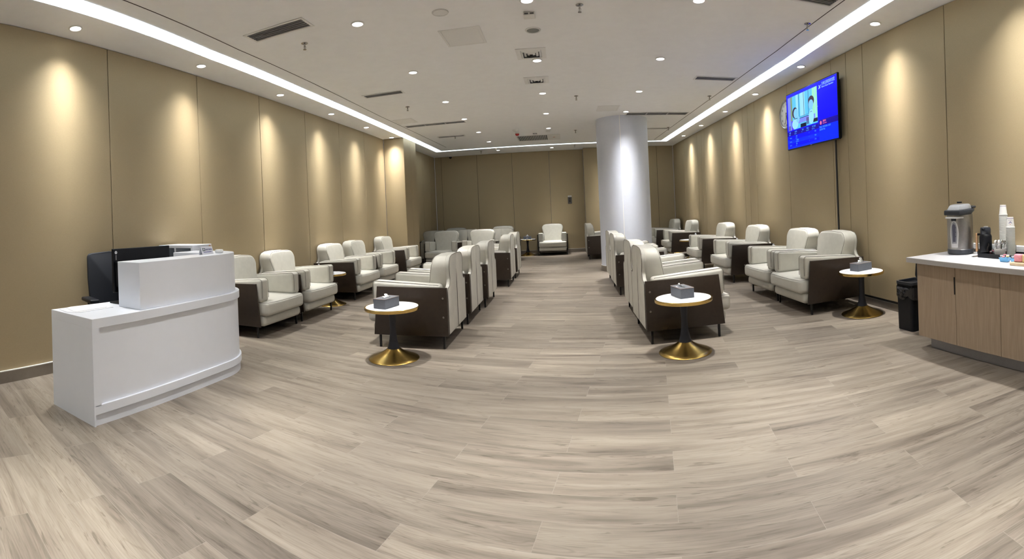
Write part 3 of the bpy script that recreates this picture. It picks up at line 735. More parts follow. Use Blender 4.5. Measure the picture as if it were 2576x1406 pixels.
# ------------------------------------------------------------------ tea counter
XC, ZC = 2.72, .782
top = MB(); YE = 3.215
def wr(y): return 3.40+(3.455-3.40)*(y+4)/7.4      # near right wall line
top.prism([(XC, YE), (wr(YE)-.002, YE+.02), (wr(-.6)-.002, -.6), (XC-.04, -.6)], ZC-.042, ZC, 'z', 'quartz_edge', bevel=.003, seg=2, smooth=False)
top.prism([(XC+.004, YE-.004), (wr(YE)-.006, YE+.014), (wr(-.6)-.006, -.598), (XC-.036, -.598)], ZC, ZC+.0006, 'z', 'quartz')
tag(top.build('worktop'), 'pale quartz worktop of the tea counter', 'worktop')
ycuts = [3.155, 2.70, 2.24, 1.78, 1.32, .86, .40, -.06, -.52]
for ci in range(4):
    ya, yb, ym = ycuts[2*ci], ycuts[2*ci+2], ycuts[2*ci+1]
    names = ['tea counter cabinet at its far end by the bin', 'tea counter cabinet below the snack tray', 'tea counter cabinet at the picture edge', 'tea counter cabinet out by the near end']
    cb = thing('base_cabinet', 'light wood '+names[ci], 'cabinet', (XC+.07, (ya+yb)/2, 0), math.radians(-90), 'light wood tea counter cabinets')
    h = (ya-yb)/2
    mb = MB(); mb.box(-h, h, .018, wr(yb)-XC-.10, .105, ZC-.046, 'laminate'); mb.build('carcass', cb)
    for s in (-1, 1):
        a, b2 = sorted((0, s*h)); mb = MB(); mb.box(a+.0015, b2-.0015, -.002, .016, .10, ZC-.05, 'laminate', bevel=.001, seg=1)
        d = mb.build('door', cb)
        if s == -1:
            mb = MB(); mb.box(-.014, -.002, -.006, -.001, ZC-.27, ZC-.13, 'black_metal', bevel=.001, seg=1); mb.build('handle', d)
    mb = MB(); mb.box(-h+(.09 if ci == 0 else 0), h, .06, .08, 0, .104, 'plinth_metal'); mb.build('plinth', cb)

# hot-water urn
ur = thing('water_urn', 'stainless steel hot water dispenser on the tea counter', 'urn', (3.185, 3.00, ZC+.001), math.radians(-74))
mb = MB(); mb.lathe([(.0, .045), (.117, .045), (.117, .33), (.114, .36), (.11, .385), (0, .385)], 'steel_brushed', seg=48, cap=False); mb.build('tank', ur)
mb = MB(); mb.lathe([(0, 0), (.108, 0), (.118, .008), (.120, .044), (.117, .047), (0, .047)], 'dark_plastic', seg=48, cap=False); mb.build('base', ur)
# lid with spout hood toward -y and handle at the back
hood = [(-.075, -.155), (.075, -.155), (.10, -.10), (.122, -.02), (.118, .06), (.075, .115), (-.075, .115), (-.118, .06), (-.122, -.02), (-.10, -.10)]
mb = MB(); mb.prism(hood, .350, .393, 'z', 'dark_plastic', bevel=.008, seg=2, fn=lambda c: (c.x, c.y, c.z+.10*(c.y+.155)*.42 if c.z > .37 else c.z+max(0, (c.y+.02))*.38))
mb.prism([(x*.82, y*.86) for x, y in hood], .392, .440, 'z', 'grey_plastic', bevel=.012, seg=3, fn=lambda c: (c.x*(1 if c.z < .41 else .8), c.y*(1 if c.z < .41 else .8)+(0 if c.z < .41 else .015), c.z+.06*(c.y+.12)*.6))
mb.build('lid', ur)
mb = MB(); mb.prism([(-.06, -.162), (.06, -.162), (.09, -.10), (-.09, -.10)], .322, .336, 'z', 'light_plastic', bevel=.003, seg=1); mb.box(-.02, .02, -.13, -.10, .30, .322, 'black_plastic'); mb.build('spout', ur)
mb = MB(); mb.tube([(-.085, .06, .41), (-.085, .135, .415), (-.06, .16, .415), (.06, .16, .415), (.085, .135, .415), (.085, .06, .41)], .012, 'dark_plastic', seg=8); mb.build('handle', ur)
mb = MB(); mb.box(-.018, .018, -.02, .015, .452, .468, 'black_plastic', bevel=.003, seg=1); mb.build('lid_latch', ur)
def on_urn(pts, d, mat, mbx, r=.117):
    out = []
    for a, z in pts: out.append((math.sin(a/r)*(r+d), -math.cos(a/r)*(r+d), z))
    f = mbx.bm.faces.new([mbx.bm.verts.new(p) for p in out]); mbx._fin([f], mat)
mb = MB()
gz = [(.026*1.0*math.cos(t)*(.95 if math.sin(t) > 0 else .75), .215+(.075 if math.sin(t) > 0 else .13)*math.sin(t)) for t in [2*PI*i/24 for i in range(24)]]
for i in range(8):
    pass
def curved(zlo, zhi, halfw, d, mat, mbx, n=6, rt=.5):
    # capsule-like patch wrapped on the tank
    zs = [zlo+(zhi-zlo)*k/14 for k in range(15)]
    def hw(z):
        t = (z-zlo)/(zhi-zlo); return halfw*(math.sqrt(max(0, 1-((t-rt)/(1-rt))**2)) if t > rt else 1-.25*(rt-t)/rt)
    grid = [[mbx.bm.verts.new((math.sin(hw(z)*u/.117)*(.117+d), -math.cos(hw(z)*u/.117)*(.117+d), z)) for u in [k/n*2-1 for k in range(n+1)]] for z in zs]
    fs = [mbx.bm.faces.new([grid[a][b2], grid[a][b2+1], grid[a+1][b2+1], grid[a+1][b2]]) for a in range(14) for b2 in range(n)]
    mbx._fin(fs, mat, True)
curved(.065, .305, .042, .0020, 'light_plastic', mb); curved(.10, .293, .030, .0032, 'grey_plastic', mb); curved(.115, .275, .017, .0042, 'gauge_dark', mb, rt=.8)
for z in (.16, .20, .24): mb.box(.012, .018, -.1245, -.118, z, z+.005, 'black_plastic')
mb.build('level_gauge', ur)

# airpot / vacuum flask
fl = thing('vacuum_flask', 'black vacuum jug with wooden handle beside the urn', 'jug', (3.27, 2.775, ZC+.001), math.radians(-70))
mb = MB(); mb.lathe([(0, 0), (.054, 0), (.056, .004), (.056, .155), (.050, .172), (.044, .178), (0, .178)], 'black_plastic', seg=36, cap=False); mb.build('body', fl)
mb = MB(); mb.lathe([(.044, .176), (.047, .180), (.047, .222), (.042, .236), (0, .240)], 'dark_plastic', seg=30, cap=False); mb.box(-.012, .012, -.075, -.02, .212, .232, 'black_plastic', bevel=.004, seg=1); mb.box(-.016, .016, .0, .03, .238, .244, 'light_plastic'); mb.build('lid', fl)
mb = MB(); mb.box(-.092, -.074, -.016, .016, .02, .185, 'light_wood', bevel=.005, seg=2); mb.box(-.078, -.04, -.010, .010, .165, .182, 'black_plastic'); mb.box(-.078, -.04, -.010, .010, .004, .022, 'black_plastic'); mb.build('handle', fl)

# tray with jar and spoon cup
mb = MB(); ty = math.radians(-90)
mb.box(-.18, .18, -.105, .105, 0, .006, 'black_plastic'); mb.box(-.18, .18, -.11, -.104, 0, .036, 'black_plastic'); mb.box(-.18, .18, .104, .11, 0, .036, 'black_plastic'); mb.box(-.184, -.178, -.11, .11, 0, .036, 'black_plastic'); mb.box(.178, .184, -.11, .11, 0, .036, 'black_plastic')
tag(mb.build('serving_tray', loc=(3.165, 2.50, ZC+.001), rotz=ty), 'black serving tray holding the cup of spoons on the counter', 'tray')
m2, nt2, b2_ = _nt('clear_glass'); b2_.inputs['Base Color'].default_value = (.9, .92, .92, 1); b2_.inputs['Transmission Weight'].default_value = 1; b2_.inputs['Roughness'].default_value = .03; b2_.inputs['IOR'].default_value = 1.2
jr = thing('glass_jar', 'clear glass jar with red and white sweets on the black tray', 'jar', (3.17, 2.625, ZC+.0085))
mb = MB(); mb.lathe([(0, 0), (.036, 0), (.043, .012), (.045, .05), (.038, .075), (.030, .084), (.030, .105), (.027, .105), (.027, .084), (.035, .073), (.041, .05), (.039, .014), (0, .006)], 'clear_glass', seg=28, cap=False); mb.build('jar_body', jr)
mb = MB()
for k in range(14):
    a = k*2.4; rr_ = .022*(k % 3)/2; mb.lathe([(0, -.006), (.007, -.003), (.007, .003), (0, .006)], 'pink_pack' if k % 2 else 'paper', seg=8, c=(rr_*math.cos(a), rr_*math.sin(a), .016+.004*k % .03), cap=False)
mb.build('sweets', jr)
mb = MB(); mb.lathe([(0, .0), (.043, .0), (.050, .068), (.048, .068), (.042, .004), (0, .004)], 'cup_white', seg=28, cap=False)
tag(mb.build('spoon_cup', loc=(3.15, 2.52, ZC+.0085)), 'white cup full of wrapped spoons on the black tray', 'cup')
for k in range(14):
    a = k*2.399; q = .012+.016*((k*7) % 5)/5; dx, dy = q*math.cos(a), q*math.sin(a)
    mb = MB(); top_ = Vector((dx*1.9, dy*1.9, .118+.008*math.sin(k*1.7)))
    mb.tube([(dx*.9, dy*.9, .012), (dx*1.6, dy*1.6, .085)], .0022, 'chrome', seg=6); mb.lathe([(0, -.018), (.007, -.008), (.009, .002), (.006, .012), (0, .015)], 'chrome' if k % 3 else 'cup_white', seg=8, c=tuple(Vector((dx*1.75, dy*1.75, .098))), cap=False)
    so_ = mb.build('spoon', loc=(3.15, 2.52, ZC+.010)); so_.scale = (1.15, 1.15, 1.2); tag(so_, 'shiny spoon among those standing in the white cup', 'spoon', 'spoons standing in the white cup')
mb = MB(); mb.prism([(.0, -.012), (.02, -.006), (.03, 0), (.02, .008), (0, .014), (-.018, .004)], 0, .03, 'z', 'red_plastic', bevel=.004, seg=1)
tag(mb.build('creamer_lid', loc=(3.315, 2.515, ZC+.092)), 'red lid of a jar behind the spoons', 'lid')
mb = MB(); mb.lathe([(0, 0), (.034, 0), (.036, .08), (.03, .09), (0, .09)], 'clear_glass', seg=24, cap=False)
tag(mb.build('sugar_jar', loc=(3.315, 2.515, ZC+.0015)), 'small glass sugar jar with red lid behind the spoons', 'jar')
mb = MB(); mb.prism([(-.05, -.018), (.0, -.03), (.045, -.01), (.05, .014), (0, .022), (-.04, .012)], 0, .004, 'z', 'chrome'); tag(mb.build('metal_tongs', loc=(3.09, 2.74, ZC+.001)), 'small metal tongs lying in front of the jug', 'tongs')

# paper cups, upside down in two stacks
def cup(name='paper_cup'):
    mb = MB(); mb.lathe([(.0375, 0), (.0395, .002), (.038, .006), (.0355, .006), (.0265, .088), (.0250, .088), (.0250, .084), (0, .084)], 'cup_white', seg=24, cap=False); return mb.build(name)
cup0 = None
stacks = [(3.345, 2.63, 38, 'taller stack', 'paper cups in the taller upside-down stack'), (3.215, 2.455, 26, 'shorter stack', 'paper cups in the shorter upside-down stack')]
for si, (x, y, n, nm, g) in enumerate(stacks):
    for k in range(n+1):
        if cup0 is None: cup0 = cup(); c = cup0
        else: c = cup0.copy(); COL.objects.link(c)
        c.location = (x, y, ZC+.001+(.0085 if si else 0)+.0088*k)
        tag(c, 'plain white paper cup within the %s of upside-down cups' % nm, 'cup', g)
    zt_ = ZC+.001+(.0085 if si else 0)+.0088*(n+1)
    pc = thing('paper_cup', 'printed paper cup with %s on top of the %s' % (('purple band' if si == 0 else 'winged blue emblem'), nm), 'cup', (x, y, zt_), math.radians(-58))
    mb = MB(); mb.lathe([(.0375, 0), (.0395, .002), (.038, .006), (.0355, .006), (.0280, .074), (.0277, .077), (.0265, .088), (.0250, .088), (.0250, .084), (0, .084)], 'cup_white', seg=32, cap=False, mat_fn=lambda j: 'ink_purple' if j == 4 else 'cup_white'); mb.build('cup_body', pc)
    def R_(z): return .0355-(.0355-.0265)*(z-.006)/.082+.0005
    if si == 1:
        mb = MB()
        for pts in ([(-.016, .034), (-.006, .040), (-.002, .052), (.001, .050), (-.003, .037)], [(0.0, .040), (.004, .050), (.008, .052), (.012, .042), (.019, .034), (.010, .038), (.006, .044)]):
            fs = [mb.bm.faces.new([mb.bm.verts.new((R_(z)*math.sin(a/R_(z)), -R_(z)*math.cos(a/R_(z)), z)) for a, z in pts])]; mb._fin(fs, 'ink_blue')
        fs = [mb.bm.faces.new([mb.bm.verts.new((R_(z)*math.sin(a/R_(z)), -R_(z)*math.cos(a/R_(z)), z)) for a, z in [(-.002, .028), (.004, .033), (.006, .030), (.001, .025)]])]; mb._fin(fs, 'ink_red')
        mb.build('emblem', pc)
        mb = MB()
        for k in range(4):
            a = -.014+.009*k; fs = [mb.bm.faces.new([mb.bm.verts.new((R_(z)*math.sin(q/R_(z)), -R_(z)*math.cos(q/R_(z)), z)) for q, z in [(a, .060), (a+.004, .060), (a+.004, .064), (a, .064)]])]; mb._fin(fs, 'ink_blue')
        mb.build('lettering', pc)
    else:
        mb = MB()
        for a, w, z in ((-.002, .010, .060), (-.010, .018, .055)):
            fs = [mb.bm.faces.new([mb.bm.verts.new((R_(zz)*math.sin(q/R_(zz)), -R_(zz)*math.cos(q/R_(zz)), zz)) for q, zz in [(a, z), (a+w, z), (a+w, z+.0016), (a, z+.0016)]])]; mb._fin(fs, 'logo_grey')
        mb.build('printed_lines', pc)
# sachets and bowls
def bowl(loc, lab):
    t = thing('condiment_bowl', lab, 'bowl', loc, math.radians(-80), 'blue condiment bowls')
    mb = MB(); mb.prism([(-.03, -.02), (.03, -.02), (.03, .02), (-.03, .02)], 0, .034, 'z', 'blue_ceramic', fn=lambda c: (c.x*(1+.35*(c.z > .01)), c.y*(1+.35*(c.z > .01)), c.z)); mb.build('bowl_body', t)
    return t
bowl((2.965, 2.325, ZC+.001), 'square blue bowl of wrapped sweets at the tray corner')
bowl((2.965, 2.215, ZC+.001), 'square blue bowl of wrapped sweets next to the wooden tray')
for bi, (bx, by) in enumerate(((2.965, 2.325), (2.965, 2.215))):
    for k in range(7):
        mb = MB(); a = k*2.4; mb.cushion(-.013, .013, -.008, .008, -.005, .005, .004, ('pink_pack', 'paper', 'yellow_pack', 'paper')[k % 4])
        o = mb.build('wrapped_sweet', loc=(bx+.022*math.cos(a)*(k > 0), by+.026*math.sin(a)*(k > 0), ZC+.043+.005*(k % 2)+(.012 if k == 0 else 0)), rotz=a)
        tag(o, 'small wrapped sweet heaped in the blue bowl %s' % ('at the tray corner' if bi == 0 else 'next to the wooden tray'), 'sweet', 'wrapped sweets, bowl %s' % ('at tray corner' if bi == 0 else 'by wooden tray'))
mb = MB(); mb.box(-.16, .16, -.055, .055, 0, .022, 'pale_wood', bevel=.003, seg=1); tag(mb.build('wooden_tray', loc=(2.88, 2.015, ZC+.001), rotz=math.radians(-90)), 'pale wooden tray at the right edge of the counter', 'tray')
for k, (x, y, mt, lab) in enumerate([(2.88, 2.125, 'pink_pack', 'pink and white snack packet on the wooden tray'), (2.88, 2.05, 'yellow_pack', 'pale yellow snack packet on the wooden tray'), (2.88, 1.97, 'pink_pack', 'second pink snack packet on the wooden tray')]):
    mb = MB(); mb.cushion(-.034, .034, -.022, .022, 0, .058, .010, mt, puff=(0, .006, 0))
    if k == 0: mb.box(-.012, .012, -.0245, -.0235, .034, .048, 'ink_purple')
    tag(mb.build('snack_packet', loc=(x, y, ZC+.0235), rotz=math.radians(-82)), lab, 'snack packet')
for k, (x, y, mt, rz, lab) in enumerate([(3.17, 2.255, 'green_pack', -70, 'green tea sachet box lying at the back of the counter'), (3.07, 2.235, 'orange_pack', -75, 'orange sachet in front of the green box'), (3.27, 2.16, 'red_plastic', -90, 'red sachet box beside the green one')]):
    mb = MB(); mb.cushion(-.06, .06, -.035, .035, 0, .035-.006*k, .008, mt); tag(mb.build('tea_sachet_box', loc=(x, y, ZC+.001), rotz=math.radians(rz)), lab, 'sachet box')
# wall trunking behind the counter
mb = MB(); mb.box(-.85, .85, -.05, 0, 0, .050, 'white_plastic', bevel=.003, seg=1); mb.box(-.85, .85, -.052, -.048, .016, .020, 'light_plastic')
tag(mb.build('cable_trunking', loc=(3.440, 2.33, ZC+.022), rotz=math.radians(-90.4)), 'white cable trunking along the wall behind the tea counter', 'trunking')
mb = MB(); mb.tube([(3.42, 3.10, ZC+.072), (3.415, 3.12, ZC+.088), (3.415, 3.15, ZC+.09), (3.42, 3.17, ZC+.074)], .003, 'light_plastic', seg=6); tag(mb.build('cable_loop'), 'thin grey cable loop at the end of the white trunking', 'cable')
mb = MB(); mb.tube([(3.31, 2.97, ZC+.012), (3.36, 2.90, ZC+.007), (3.395, 2.75, ZC+.007), (3.40, 2.4, ZC+.007), (3.39, 1.6, ZC+.007)], .006, 'black_plastic', seg=6); tag(mb.build('power_cord'), 'black power cord running from the urn along the wall', 'cord')

# waste bin
bn = thing('waste_bin', 'black pedal bin with raised lid between counter and side table', 'bin', (3.165, 3.64, 0), math.radians(-90))
def rr_out(w, d, r, n=5):
    return arc(w-r, d-r, r, 0, 90, n)+arc(-w+r, d-r, r, 90, 180, n)+arc(-w+r, -d+r, r, 180, 270, n)+arc(w-r, -d+r, r, 270, 360, n)
mb = MB(); mb.prism(rr_out(.115, .125, .03), 0.0, .45, 'z', 'black_plastic', fn=lambda c: (c.x*(1+.04*(c.z > .1)), c.y*(1+.04*(c.z > .1)), c.z), smooth=False); mb.build('body', bn)
mb = MB(); O = rr_out(.124, .134, .032); I = rr_out(.108, .118, .028)
for zz in (.45,):
    A = [mb.bm.verts.new((x, y, .452)) for x, y in O]; B = [mb.bm.verts.new((x, y, .478)) for x, y in O]; C2 = [mb.bm.verts.new((x, y, .478)) for x, y in I]; D2 = [mb.bm.verts.new((x, y, .452)) for x, y in I]
    n_ = len(O); fs = []
    for i in range(n_):
        j = (i+1) % n_; fs += [mb.bm.faces.new([A[i], A[j], B[j], B[i]]), mb.bm.faces.new([B[i], B[j], C2[j], C2[i]]), mb.bm.faces.new([C2[i], C2[j], D2[j], D2[i]])]
    mb._fin(fs, 'dark_plastic', False)
mb.build('rim', bn)
mb = MB(); T = Matrix.Translation((0, .125, .470)) @ Matrix.Rotation(math.radians(83), 4, 'X') ; mb.prism([(x, y+.093) for x, y in rr_out(.112, .092, .04)], -.006, .006, 'z', 'black_plastic', M=T); mb.box(-.03, .03, .115, .135, .455, .49, 'grey_plastic'); 
ld = mb.build('lid', bn); 
# crumpled liner
mb = MB(); rings = []
for j in range(7):
    t = j/6; row = []
    for i in range(48):
        a = 2*PI*i/48; w = .136+.026*math.sin(t*PI)*(1+.6*math.sin(i*1.9+j))+.006*random.random(); dd = w+.010
        s = max(abs(math.cos(a)), abs(math.sin(a))); k = 1/(s**.8)
        row.append(mb.bm.verts.new((min(.162, w*k)*math.cos(a), min(.175, dd*k)*math.sin(a), .425-t*(.075+.05*abs(math.sin(i*.37+1))) + .004*random.random())))
    rings.append(row)
fs = []
for j in range(6):
    for i in range(48): fs.append(mb.bm.faces.new([rings[j][i], rings[j][(i+1) % 48], rings[j+1][(i+1) % 48], rings[j+1][i]]))
mb._fin(fs, 'bag_black', False); mb.build('bin_liner', bn)
bn.rotation_euler.z = math.radians(-90)

# ------------------------------------------------------------------ ceiling fittings
ORD = ['nearest the front', 'second from the front', 'third from the front', 'fourth from the front', 'fifth from the front', 'sixth from the front', 'seventh from the front', 'eighth from the front']
dl0 = None
SPOT_W = 450; WALL_W = 500
CEIL_LOBES = ((.87, 30), (.13, 4)); WALL_LOBES = ((.42, 12), (.54, 48), (.04, 3)); NARROW = ((.95, 34), (.05, 8))
def lamp(x, y, watts, lobes, cone=110, blend=.5, col=(1, .97, .93)):
    l = bpy.data.lights.new('downlight_beam', 'SPOT'); l.energy = watts; l.spot_size = math.radians(cone); l.spot_blend = blend; l.shadow_soft_size = .035; l.color = col
    l.use_nodes = True; nt = l.node_tree; em = nt.nodes['Emission']
    tc = nt.nodes.new('ShaderNodeTexCoord'); sp = nt.nodes.new('ShaderNodeSeparateXYZ'); ab = nt.nodes.new('ShaderNodeMath'); ab.operation = 'ABSOLUTE'
    nt.links.new(tc.outputs['Normal'], sp.inputs[0]); nt.links.new(sp.outputs[2], ab.inputs[0])
    acc = None
    for wgt, n_ in lobes:
        p = nt.nodes.new('ShaderNodeMath'); p.operation = 'POWER'; p.inputs[1].default_value = n_; nt.links.new(ab.outputs[0], p.inputs[0])
        q = nt.nodes.new('ShaderNodeMath'); q.operation = 'MULTIPLY_ADD'; q.inputs[1].default_value = wgt; q.inputs[2].default_value = 0
        nt.links.new(p.outputs[0], q.inputs[0])
        if acc is not None: nt.links.new(acc, q.inputs[2])
        acc = q.outputs[0]
    nt.links.new(acc, em.inputs['Strength'])
    o = bpy.data.objects.new('downlight_beam', l); COL.objects.link(o); o.location = (x, y, CZ-.022); return o
def downlight(x, y, label, group, wall=False):
    global dl0
    if dl0 is None:
        dl0 = thing('ceiling_downlight', label, 'downlight', (x, y, CZ), 0, group)
        mb = MB(); mb.lathe([(.052, -.001), (.066, -.001), (.067, -.004), (.060, -.008), (.052, -.010), (.050, -.002)], 'white_plastic', seg=32, cap=False); mb.build('trim_ring', dl0)
        mb = MB(); mb.lathe([(.0505, -.003), (.048, -.006), (0, -.0075)], 'lamp_glow', seg=28, cap=False); mb.build('lens', dl0)
        r = dl0
    else: r = dup(dl0, (x, y, CZ), 0, label, group)
    near_face = (x > 1 and abs(y-9.42) < .1)
    b_ = lamp(x, y, WALL_W if wall else (1050 if near_face else (620 if x > -1 else 260) if y > 13 else SPOT_W), WALL_LOBES if wall else (((.25, 14), (.75, 46)) if near_face else NARROW if y > 13 else CEIL_LOBES))
    return r
rowsL = [(-3.72, 2.45), (-3.77, 4.21), (-3.82, 5.97), (-3.82, 7.60), (-3.81, 9.14), (-3.80, 10.62)]
rowsR = [(3.22, 4.20), (3.29, 6.02), (3.34, 7.79), (3.34, 9.38), (3.33, 11.09), (3.32, 12.74)]
for k, (x, y) in enumerate(rowsL): downlight(x, y, 'wall-washing downlight over the left wall, '+ORD[k], 'left wall downlights', True)
for k, (x, y) in enumerate(rowsR): downlight(x, y, 'wall-washing downlight over the right wall, '+ORD[k], 'right wall downlights', True)
for k, y in enumerate([4.26, 6.01, 7.78, 9.32, 10.95, 12.52, 14.33]): downlight(-1.82, y, 'ceiling downlight in the row above the left block, '+ORD[k], 'left centre downlights')
for k, y in enumerate([4.30, 6.03, 7.72, 9.33, 11.00, 14.40]): downlight(-.23, y, 'ceiling downlight in the row above the aisle, '+ORD[k], 'aisle downlights')
for k, y in enumerate([4.30, 6.07, 7.79, 9.42]): downlight(1.32, y, 'ceiling downlight in the row above the right block, '+ORD[k], 'right centre downlights')
# the same rows go on outside the picture: beams only where the photo shows their light on the floor and walls
for x, y in [(-1.82, 2.6), (-.23, 2.6), (1.32, 2.6), (-1.82, .9), (-.23, .9), (1.32, .9)]: lamp(x, y, SPOT_W*1.3, CEIL_LOBES)
for x, y in [(-.23, -1.6), (1.32, 11.6), (-1.8, -1.6), (1.3, -1.6)]: lamp(x, y, SPOT_W, CEIL_LOBES)
lamp(1.32, 14.45, 620, NARROW)
for x, y in [(3.14, 2.45), (3.12, .8), (-3.66, .75)]: lamp(x, y, WALL_W, WALL_LOBES)

def linear_vent(x0, x1, y0, y1, label, n=4, seg_=1, dark='vent_dark'):
    cxx, cyy = (x0+x1)/2, (y0+y1)/2; w, d = (x1-x0)/2, (y1-y0)/2
    t = thing('ceiling_vent', label, 'vent', (cxx, cyy, CZ)); f = .028
    mb = MB()
    for a, b2, c, e in ((-w, w, -d, -d+f), (-w, w, d-f, d), (-w, -w+f, -d+f+.0004, d-f-.0004), (w-f, w, -d+f+.0004, d-f-.0004)): mb.box(a, b2, c, e, -.007, -.001, 'vent_paint', bevel=.0015, seg=1)
    for k in range(1, seg_): xx = -w+2*w*k/seg_; mb.box(xx-.012, xx+.012, -d, d, -.007, -.001, 'vent_paint')
    mb.build('frame', t)
    mb = MB(); mb.box(-w+f, w-f, -d+f, d-f, -.002, -.001, dark); mb.build('backing', t)
    mb = MB()
    for k in range(n):
        yy = -d+f+(2*d-2*f)*(k+.5)/n; Mx = Matrix.Translation((0, yy, -.005)) @ Matrix.Rotation(math.radians(35), 4, 'X'); mb.box(-w+f, w-f, -.007, .007, -.0012, .0012, 'vent_slat', M=Mx)
    mb.build('slat', t); return t
linear_vent(-2.87, -2.19, 3.84, 4.08, 'slotted ceiling vent above the left block nearest the front', 5)
linear_vent(-2.88, -2.24, 6.77, 6.96, 'slotted ceiling vent left of centre, second from the front', 4)
linear_vent(-3.12, -1.84, 9.47, 9.69, 'long three-part ceiling vent on the left', 4, 3)
linear_vent(-2.86, -2.2, 11.15, 11.35, 'short slotted vent on the left near the light band', 4)
linear_vent(-2.78, -2.14, 13.86, 14.04, 'narrow vent beyond the light band at the back left', 3)
linear_vent(1.94, 2.57, 3.84, 4.06, 'slotted ceiling vent at the top right nearest the front', 5)
linear_vent(2.01, 2.66, 6.83, 7.04, 'slotted ceiling vent on the right before the long one', 4)
linear_vent(1.34, 2.63, 9.52, 9.82, 'long three-part ceiling vent beside the round column', 4, 3)
linear_vent(2.04, 2.63, 11.42, 11.60, 'short slotted vent on the right behind the column', 4)
def diffuser(x0, x1, y0, y1, label):
    t = thing('square_diffuser', label, 'vent', ((x0+x1)/2, (y0+y1)/2, CZ), 0, 'square aisle diffusers'); w, d = (x1-x0)/2, (y1-y0)/2
    mb = MB()
    for k, (s, z) in enumerate([(1, -.001), (.70, -.001), (.48, -.002), (.26, -.004)]):
        s2 = s-.30 if k == 0 else s-.15
        O = [(-w*s, -d*s), (w*s, -d*s), (w*s, d*s), (-w*s, d*s)]; I = [(a*max(s2, .0)/s, b_*max(s2, .0)/s) for a, b_ in O]
        zo, zi = (-.006, -.006) if k == 0 else (-.002, -.018)
        for i in range(4):
            j = (i+1) % 4; mb.quad([(O[i][0], O[i][1], zo), (O[j][0], O[j][1], zo), (I[j][0], I[j][1], zi), (I[i][0], I[i][1], zi)], 'vent_paint')
        if k == 0:
            for i in range(4):
                j = (i+1) % 4; mb.quad([(O[i][0], O[i][1], -.0005), (O[j][0], O[j][1], -.0005), (O[j][0], O[j][1], zo), (O[i][0], O[i][1], zo)], 'vent_paint')
    mb.build('cones', t)
    mb = MB(); mb.box(-w*.98, w*.98, -d*.98, d*.98, -.002, -.0008, 'vent_dark'); mb.build('backing', t)
diffuser(-.46, -.11, 5.57, 5.96, 'square ceiling diffuser over the aisle, the nearer one'); diffuser(-.46, -.11, 6.76, 7.12, 'square ceiling diffuser over the aisle, the farther one')
def panel(x0, x1, y0, y1, label):
    t = thing('access_panel', label, 'panel', ((x0+x1)/2, (y0+y1)/2, CZ), 0, 'flush ceiling access panels'); w, d = (x1-x0)/2, (y1-y0)/2
    mb = MB()
    for a, b2, c, e in ((-w, w, -d, -d+.025), (-w, w, d-.025, d), (-w, -w+.025, -d+.0255, d-.0255), (w-.025, w, -d+.0255, d-.0255)): mb.box(a, b2, c, e, -.004, -.0005, 'vent_paint', bevel=.001, seg=1)
    mb.build('frame', t); mb = MB(); mb.box(-w+.028, w-.028, -d+.028, d-.028, -.003, -.0006, 'vent_paint'); mb.build('door_panel', t)
panel(-1.17, -.74, 4.78, 5.28, 'square access panel in the ceiling left of the aisle'); panel(-3.13, -2.73, 8.78, 9.23, 'access panel by the left light band'); panel(.73, 1.14, 8.85, 9.34, 'access panel in the ceiling before the column')
def disc(name, x, y, r, label, cat, mat='grey_mesh', group=None, parts=('rim', 'grille')):
    t = thing(name, label, cat, (x, y, CZ), 0, group)
    mb = MB(); mb.lathe([(r, -.0005), (r, -.004), (r*.93, -.010), (r*.80, -.008)], 'white_plastic', seg=32, cap=False); mb.build(parts[0], t)
    mb = MB(); mb.lathe([(r*.80, -.006), (r*.7, -.007), (0, -.008)], mat, seg=28, cap=False); mb.build(parts[1], t)
disc('ceiling_speaker', -1.03, 4.35, .078, 'pale round ceiling speaker near the top access panel', 'speaker', 'vent_paint', 'round ceiling speakers')
disc('ceiling_speaker', -.22, 5.02, .082, 'round ceiling speaker with grey grille above the aisle', 'speaker', 'grey_mesh', 'round ceiling speakers')
def box_sensor(x, y, label):
    t = thing('ceiling_sensor', label, 'sensor', (x, y, CZ)); mb = MB(); mb.box(-.055, .055, -.055, .055, -.035, 0, 'white_plastic', bevel=.008, seg=2); mb.build('housing', t)
    mb = MB()
    for s in (-1, 1): mb.box(s*.026-.018, s*.026+.018, -.0575, -.054, -.028, -.014, 'vent_dark')
    mb.build('vent_slot', t)
box_sensor(-.23, 4.60, 'white square ceiling sensor with two dark slots'); 
def smoke(x, y, r, label, g=None):
    mb = MB(); mb.lathe([(r, 0), (r, -.012), (r*.8, -.02), (r*.72, -.034), (r*.4, -.04), (0, -.041)], 'white_plastic', seg=28, cap=False); tag(mb.build('smoke_detector', loc=(x, y, CZ)), label, 'smoke detector', g)
smoke(-.25, 11.30, .065, 'white smoke detector beside a downlight above the aisle'); smoke(-.99, 11.00, .06, 'white smoke detector before the red alarm')
al = thing('fire_alarm', 'red alarm beacon on the ceiling by the return grille', 'alarm', (-.98, 11.42, CZ))
mb = MB(); mb.lathe([(.05, 0), (.05, -.022), (.046, -.026)], 'white_plastic', seg=24); mb.build('mount', al); mb = MB(); mb.lathe([(.047, -.024), (.046, -.05), (.03, -.07), (0, -.076)], 'red_plastic', seg=24, cap=False); mb.build('beacon', al)
box_sensor(-.57, 11.62, 'small white square sensor before the return grille')
gr = thing('return_grille', 'large louvred ceiling return grille with plain plate at one end', 'grille', (-.52, 12.36, CZ)); w, d = .55, .44
mb = MB()
for a, b2, c, e in ((-w, w, -d, -d+.04), (-w, w, d-.04, d), (-w, -w+.03, -d+.0405, d-.0405), (.22, w, -d+.0405, d-.0405)): mb.box(a, b2, c, e, -.008, -.001, 'vent_paint', bevel=.001, seg=1)
mb.box(.36, .42, -.03, .03, -.009, -.008, 'red_plastic'); mb.build('frame', gr)
